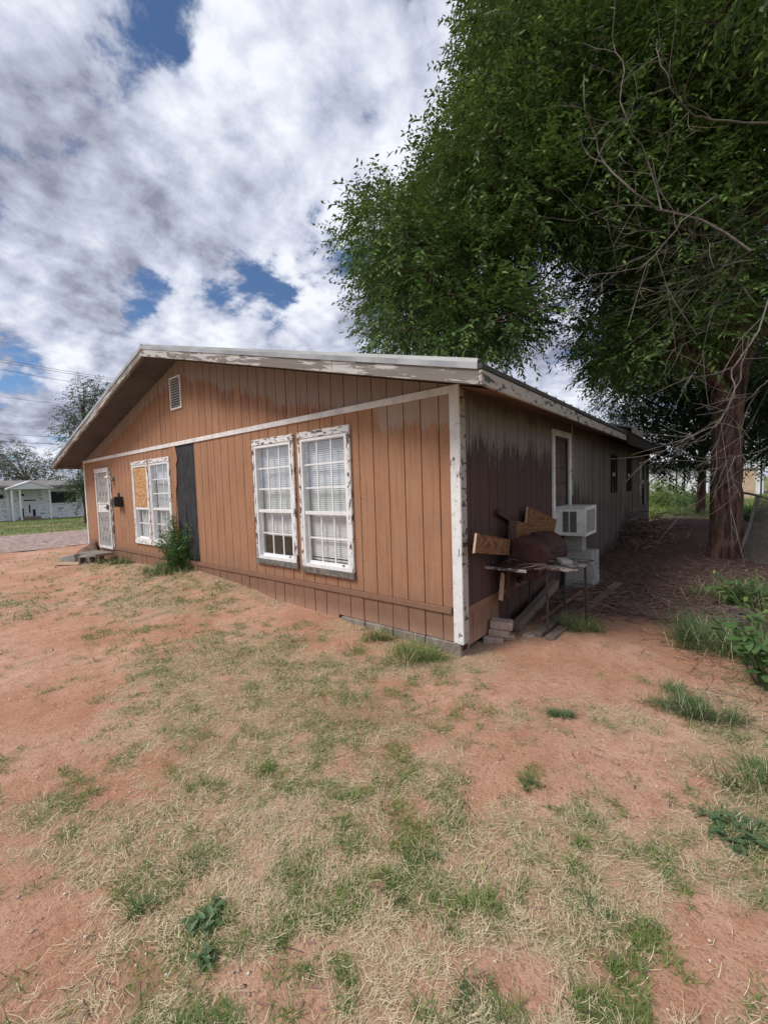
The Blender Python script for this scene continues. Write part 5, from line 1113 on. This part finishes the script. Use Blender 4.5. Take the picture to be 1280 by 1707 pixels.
grass_tuft('grass_clump', 'small bluish tuft on the dirt before the large grass clump', 938, 1195, 0.055, 0.09, 260, 'weed_teal', 8, .004)
grass_tuft('grass_clump', 'tall fine grass thicket at the foot of the broad leaved bush', 1225, 1090, 0.32, 0.34, 2600, 'weed_leaf', 9, .004)
grass_tuft('grass_clump', 'tall fine grass along the fence line behind the broad leaved bush', 1262, 1010, 0.40, 0.36, 2300, 'weed_leaf', 10, .0045)
grass_tuft('grass_clump', 'flattened green weeds at the dry edge below the broad leaved bush', 1262, 1300, 0.22, 0.12, 1200, 'weed_leaf', 11, .0032)
grass_tuft('grass_clump', 'dark green weed clump on dry straw below the fence side weeds', 1240, 1385, 0.14, 0.06, 700, 'weed_teal', 12, .0045)
for i, (px, py, rad) in enumerate(((785, 1520, .075), (700, 1430, .06), (560, 1345, .12), (660, 1480, .06), (955, 1440, .06), (975, 1510, .07), (960, 1400, .05), (880, 1310, .04), (340, 1320, .08), (240, 1515, .07), (850, 1700, .06), (790, 1680, .08), (1035, 1630, .04), (320, 1445, .05), (455, 1290, .09))):
    grass_tuft('grass_tuft', 'small green grass tuft standing in the straw covered yard', px, py, rad, 0.07, int(90 + 1700 * rad), 'weed_leaf' if i % 2 else 'grass', 100 + i, .0032, grp='small green tufts in the yard')
# leafy plants whose leaves can be told apart
def leaf_mesh(name, l, w, mat, cup=0.18):
    V = []; n = 5
    for i in range(n + 1):
        t = i / n; hw = w * 0.5 * math.sin(math.pi * min(1, t * 0.92 + 0.08)) ** 0.8 * (1 - 0.25 * t); z = -cup * l * t * t
        V += [(l * t, -hw, z + hw * 0.3), (l * t, 0, z), (l * t, hw, z + hw * 0.3)]
    return new_mesh(name, V, [(3 * i + j, 3 * i + 3 + j, 3 * i + 4 + j, 3 * i + 1 + j) for i in range(n) for j in (0, 1)], mat, True)
def leafy(name, label, c, stems, hgt, lmesh, seed, spread=.12, per=7, stem_mat='weed_leaf', scale=(.7, 1.2), out=(-9, 9)):
    g = random.Random(seed); c = np.array([c[0], c[1], Hs(c[0], c[1])]); r = thing(name, label, 'plant', tuple(c)); D = Many()
    for s in range(stems):
        a = g.uniform(0, 6.28); R_ = spread * g.random() ** .5; b0 = np.array([R_ * math.cos(a) * .5, R_ * math.sin(a) * .5, -.01]); h_ = hgt * g.uniform(.55, 1.1)
        tip = b0 + np.array([math.cos(a) * R_ * 1.6, math.sin(a) * R_ * 1.6, h_]); S = spline([b0, (b0 + tip) / 2 + np.array([0, 0, h_ * .1]), tip], 9); D.tube(S, np.linspace(.006, .003, 9) * max(.5, hgt * 2), 5)
        for k in range(per):
            q = S[min(8, int(2 + 6.5 * k / max(1, per - 1)))]; o = link('leaf', lmesh, r, tuple(q)); sc = g.uniform(*scale); o.scale = (sc,) * 3; o.rotation_euler = (g.uniform(-.4, .4), g.uniform(-.5, .45), g.uniform(0, 6.28))
    D.build('stems', stem_mat, r); return r
lb = leaf_mesh('leaf', 0.13, 0.075, 'weed_leaf'); ls = leaf_mesh('leaf', 0.07, 0.03, 'weed_teal'); ly = leaf_mesh('leaf', 0.11, 0.055, 'weed_bright')
leafy('broad_leaved_bush', 'broad leaved green bush at the right edge over the dry grass', (2.16, 0.66), 15, 0.50, lb, 1, .17, 9, scale=(.5, 1.0))
leafy('broad_leaved_bush', 'taller broad leaved green bush by the fence with yellowing top', (2.25, 1.85), 12, 0.62, ly, 2, .22, 8, scale=(.5, .95))
leafy('broad_leaved_weed', 'lower broad leaved weed at the fence foot near the tree', (2.12, 2.9), 9, 0.40, lb, 3, .2, 8, scale=(.5, .9))
q = gp(340, 1535); leafy('leafy_weed', 'blue green leafy weed in the dry grass, larger of the close pair', q, 14, 0.05, ls, 4, .028, 6, 'weed_teal', (.4, .75))
q = gp(342, 1600); leafy('leafy_weed', 'blue green leafy weed in the dry grass, smaller of the close pair', q, 9, 0.04, ls, 5, .016, 6, 'weed_teal', (.3, .5))
q = gp(1215, 1385); leafy('leafy_weed', 'dark leafy weed sprawling at the dry edge near the fence side weeds', q, 14, 0.07, ls, 6, .07, 6, 'weed_teal', (.4, .8))
q = gp(110, 1490); 
# tall bush against the front wall
g = np.random.default_rng(55); c0 = gp(304, 968); c0[2] = Hs(c0[0], c0[1]); r = thing('wall_bush', 'tall wispy green weed bush growing before the black felt and window', 'bush', tuple(c0)); D = Many(); lv, lf, k = [], [], 0
for s in range(48):
    a = g.uniform(0, 6.28); R_ = .52 * g.random() ** .6; h_ = g.uniform(.4, 0.98) * (1 - .45 * R_); b0 = np.array([math.cos(a) * R_ * .5, math.sin(a) * R_ * .35, -.02]); tip = b0 + np.array([math.cos(a) * R_ * .9, math.sin(a) * R_ * .45, h_]); tip[1] = min(tip[1], -c0[1] - .06)
    S = spline([b0, (b0 + tip) / 2 + np.array([0, 0, .08]), tip], 9); D.tube(S, np.linspace(.005, .002, 9), 4)
    p = np.repeat(S[1:], 2, 0); o = g.normal(0, .6, (len(p), 3)) + np.array([0, 0, .6]); v, f_ = leaves_on(p, o, 6, .10, .06, .014, g); v[:, 1] = np.minimum(v[:, 1], -c0[1] - .04); lv.append(v); lf.append(f_ + k); k += len(v)
D.build('stems', 'weed_leaf', r); tag(link('foliage', new_mesh('foliage', np.vstack(lv), np.vstack(lf), 'weed_leaf'), r), kind='stuff')
# weeds and shrubs behind the house
for i, (px, py, dep, R_, mat, l) in enumerate(((1100, 818, 23, 1.0, 'weed_bright', 'pale green weedy shrub left of the carport posts behind the house'), (1125, 822, 22, .9, 'weed_bright', 'pale green weedy shrub below the carport roof'), (1150, 828, 20, .75, 'weed_leaf', 'bright green shrub just left of the dark second trunk'), (1088, 830, 26, 1.3, 'weed_bright', 'wide pale weedy shrub at the far corner of the tan house'), (1262, 822, 13, .35, 'weed_leaf', 'small green weed by the bent fence rail'))):
    g = np.random.default_rng(200 + i); c = dp(px, py, dep); c[2] = 0; p, o = clump_points(np.array([0, 0, R_ * .55]), R_, int(420 * R_ + 120), g, .8, .1); p[:, 2] = np.abs(p[:, 2]); v, f_ = leaves_on(p, o, 8, .3, .10, .04, g)
    r = thing('weedy_shrub', l, 'shrub', tuple(c)); tag(link('foliage', new_mesh('foliage', v, f_, mat), r), kind='stuff'); D = Many()
    for s in range(8): e_ = np.array([g.normal(0, .4) * R_, g.normal(0, .4) * R_, R_ * .9]); D.tube(spline([(0, 0, -.05), e_ * .5, e_], 5), np.linspace(.015, .005, 5), 4)
    D.build('stems', 'twig', r)
# ================================================================== LITTER
g = np.random.default_rng(91); D = Many(); n = 9000
x = g.uniform(0.05, 3.0, n); y = 2.0 + 11 * g.random(n) ** 1.6 + (x < .9) * g.uniform(-.6, .2, n); keep = (np.hypot(x - TX, y - TY) > .36); x, y = x[keep], y[keep]; n = len(x)
V, Fc = ribbons(np.stack([x, y, H(x, y) + .004 + .02 * g.random(n)], 1), g.uniform(0, 6.28, n), g.uniform(.05, .4, n), g.uniform(.004, .012, n), g.normal(.05, .10, n), g.normal(-.1, .15, n), g.normal(0, .5, n), 3, False); V[:, 2] = np.maximum(V[:, 2], H(V[:, 0], V[:, 1]) + .003)
tag(link('twig_litter', new_mesh('twig_litter', V, Fc, 'twig')), 'brown fallen twigs and bark carpeting the ground under the tree', None, None, 'stuff')
x = g.uniform(.9, 2.3, 900); y = g.uniform(-.1, 1.9, 900); ok = g.random(900) < sstep(x + .35 * y, 1.5, 2.2); x, y = x[ok], y[ok]; n = len(x)
V, Fc = ribbons(np.stack([x, y, H(x, y) + .006], 1), g.uniform(0, 6.28, n), g.uniform(.05, .3, n), g.uniform(.003, .007, n), g.normal(.05, .12, n), g.normal(-.1, .2, n), g.normal(0, .6, n), 3, False)
tag(link('twig_litter', new_mesh('twig_litter', V, Fc, 'twig')), 'scattered thin twigs at the edge of the bare dirt patch', None, None, 'stuff')
D = Many(); rr = random.Random(12)
for k in range(420):
    c = np.array([rr.gauss(.42, .3), rr.gauss(8.6, 1.0), 0.16 + .62 * rr.random() ** 1.8 * 1.0]); c[0] = max(.12, c[0]); c[2] = max(c[2] * max(.25, 1 - abs(c[1] - 8.6) / 2.6), .17); a = rr.uniform(0, 6.28); Ls = rr.uniform(.3, .95); d = np.array([math.cos(a) * .55, math.sin(a), rr.uniform(-.25, .25)])
    P_ = spline([c - d * Ls / 2, c + np.array([rr.uniform(-.05, .05), 0, rr.uniform(0, .08)]), c + d * Ls / 2], 6); P_[:, 0] = np.maximum(P_[:, 0], .05); P_[:, 2] = np.maximum(P_[:, 2], .155); D.tube(P_, np.linspace(.011, .004, 6) * rr.uniform(.5, 1.3), 5)
tag(D.build('brush_pile', 'twig'), 'dark tangled pile of cut branches heaped along the side wall', 'brush pile')
D = Many()
for k in range(70):
    c = np.array([rr.gauss(2.0, .14), rr.gauss(2.15, .28), 0]); a = rr.uniform(-.8, .8); Ls = rr.uniform(.15, .5); d = np.array([math.cos(a), math.sin(a), 0]); z = Hs(c[0], c[1]); P_ = spline([c - d * Ls / 2 + [0, 0, z + .01], c + [0, 0, z + .03 + .05 * rr.random()], c + d * Ls / 2 + [0, 0, z + .01]], 6); D.tube(P_, np.linspace(.006, .002, 6), 4)
tag(D.build('brush_pile', 'dead_wood'), 'small grey heap of sticks beside the grass at the fence', 'brush pile')
x, y, r = scatter(2600, .8, 8, 1.3, g); ok = ~in_house(x, y); x, y = x[ok], y[ok]; n = len(x)
V, Fc = ribbons(np.stack([x, y, H(x, y) + .008], 1), g.uniform(0, 6.28, n), g.uniform(.015, .12, n) * g.random(n), g.uniform(.002, .006, n), g.normal(.05, .12, n), g.normal(-.1, .2, n), g.normal(0, .6, n), 2, False)
tag(link('yard_litter', new_mesh('yard_litter', V, Fc, 'twig')), 'dark bits of twig and leaf scattered over the yard', None, None, 'stuff')
# pebbles and pale chips
n = 1500; g = np.random.default_rng(17); x, y, r = scatter(20000, .8, 9, 1.5, g); s_, gn = cover(x, y); ok = (g.random(20000) < (1 - s_) * .16) & ~in_house(x, y); x, y = x[ok][:n], y[ok][:n]; n = len(x)
oc = np.array([(1, 0, 0), (-1, 0, 0), (0, 1, 0), (0, -1, 0), (0, 0, 1), (0, 0, -1)], float); of = np.array([(0, 2, 4), (2, 1, 4), (1, 3, 4), (3, 0, 4), (2, 0, 5), (1, 2, 5), (3, 1, 5), (0, 3, 5)])
sz = g.uniform(.003, .011, (n, 1, 1)); a = g.uniform(0, 6.28, n); Rz = np.stack([np.stack([np.cos(a), -np.sin(a), 0 * a], 1), np.stack([np.sin(a), np.cos(a), 0 * a], 1), np.stack([0 * a, 0 * a, 1 + 0 * a], 1)], 1)
Vp = (oc[None] * np.array([1, .7, .5]) * g.uniform(.7, 1.3, (n, 6, 1)) * sz) @ Rz.transpose(0, 2, 1) + np.stack([x, y, H(x, y) + .002], 1)[:, None]
material('pebble', lambda b: b.mix(b.island(), (0.34, 0.22, 0.16), (0.68, 0.60, 0.54)), 0.9)
tag(link('pebbles', new_mesh('pebbles', Vp.reshape(-1, 3), (of[None] + 6 * np.arange(n)[:, None, None]).reshape(-1, 3), 'pebble')), 'small pale pebbles and chips strewn over the soil', None, None, 'stuff')
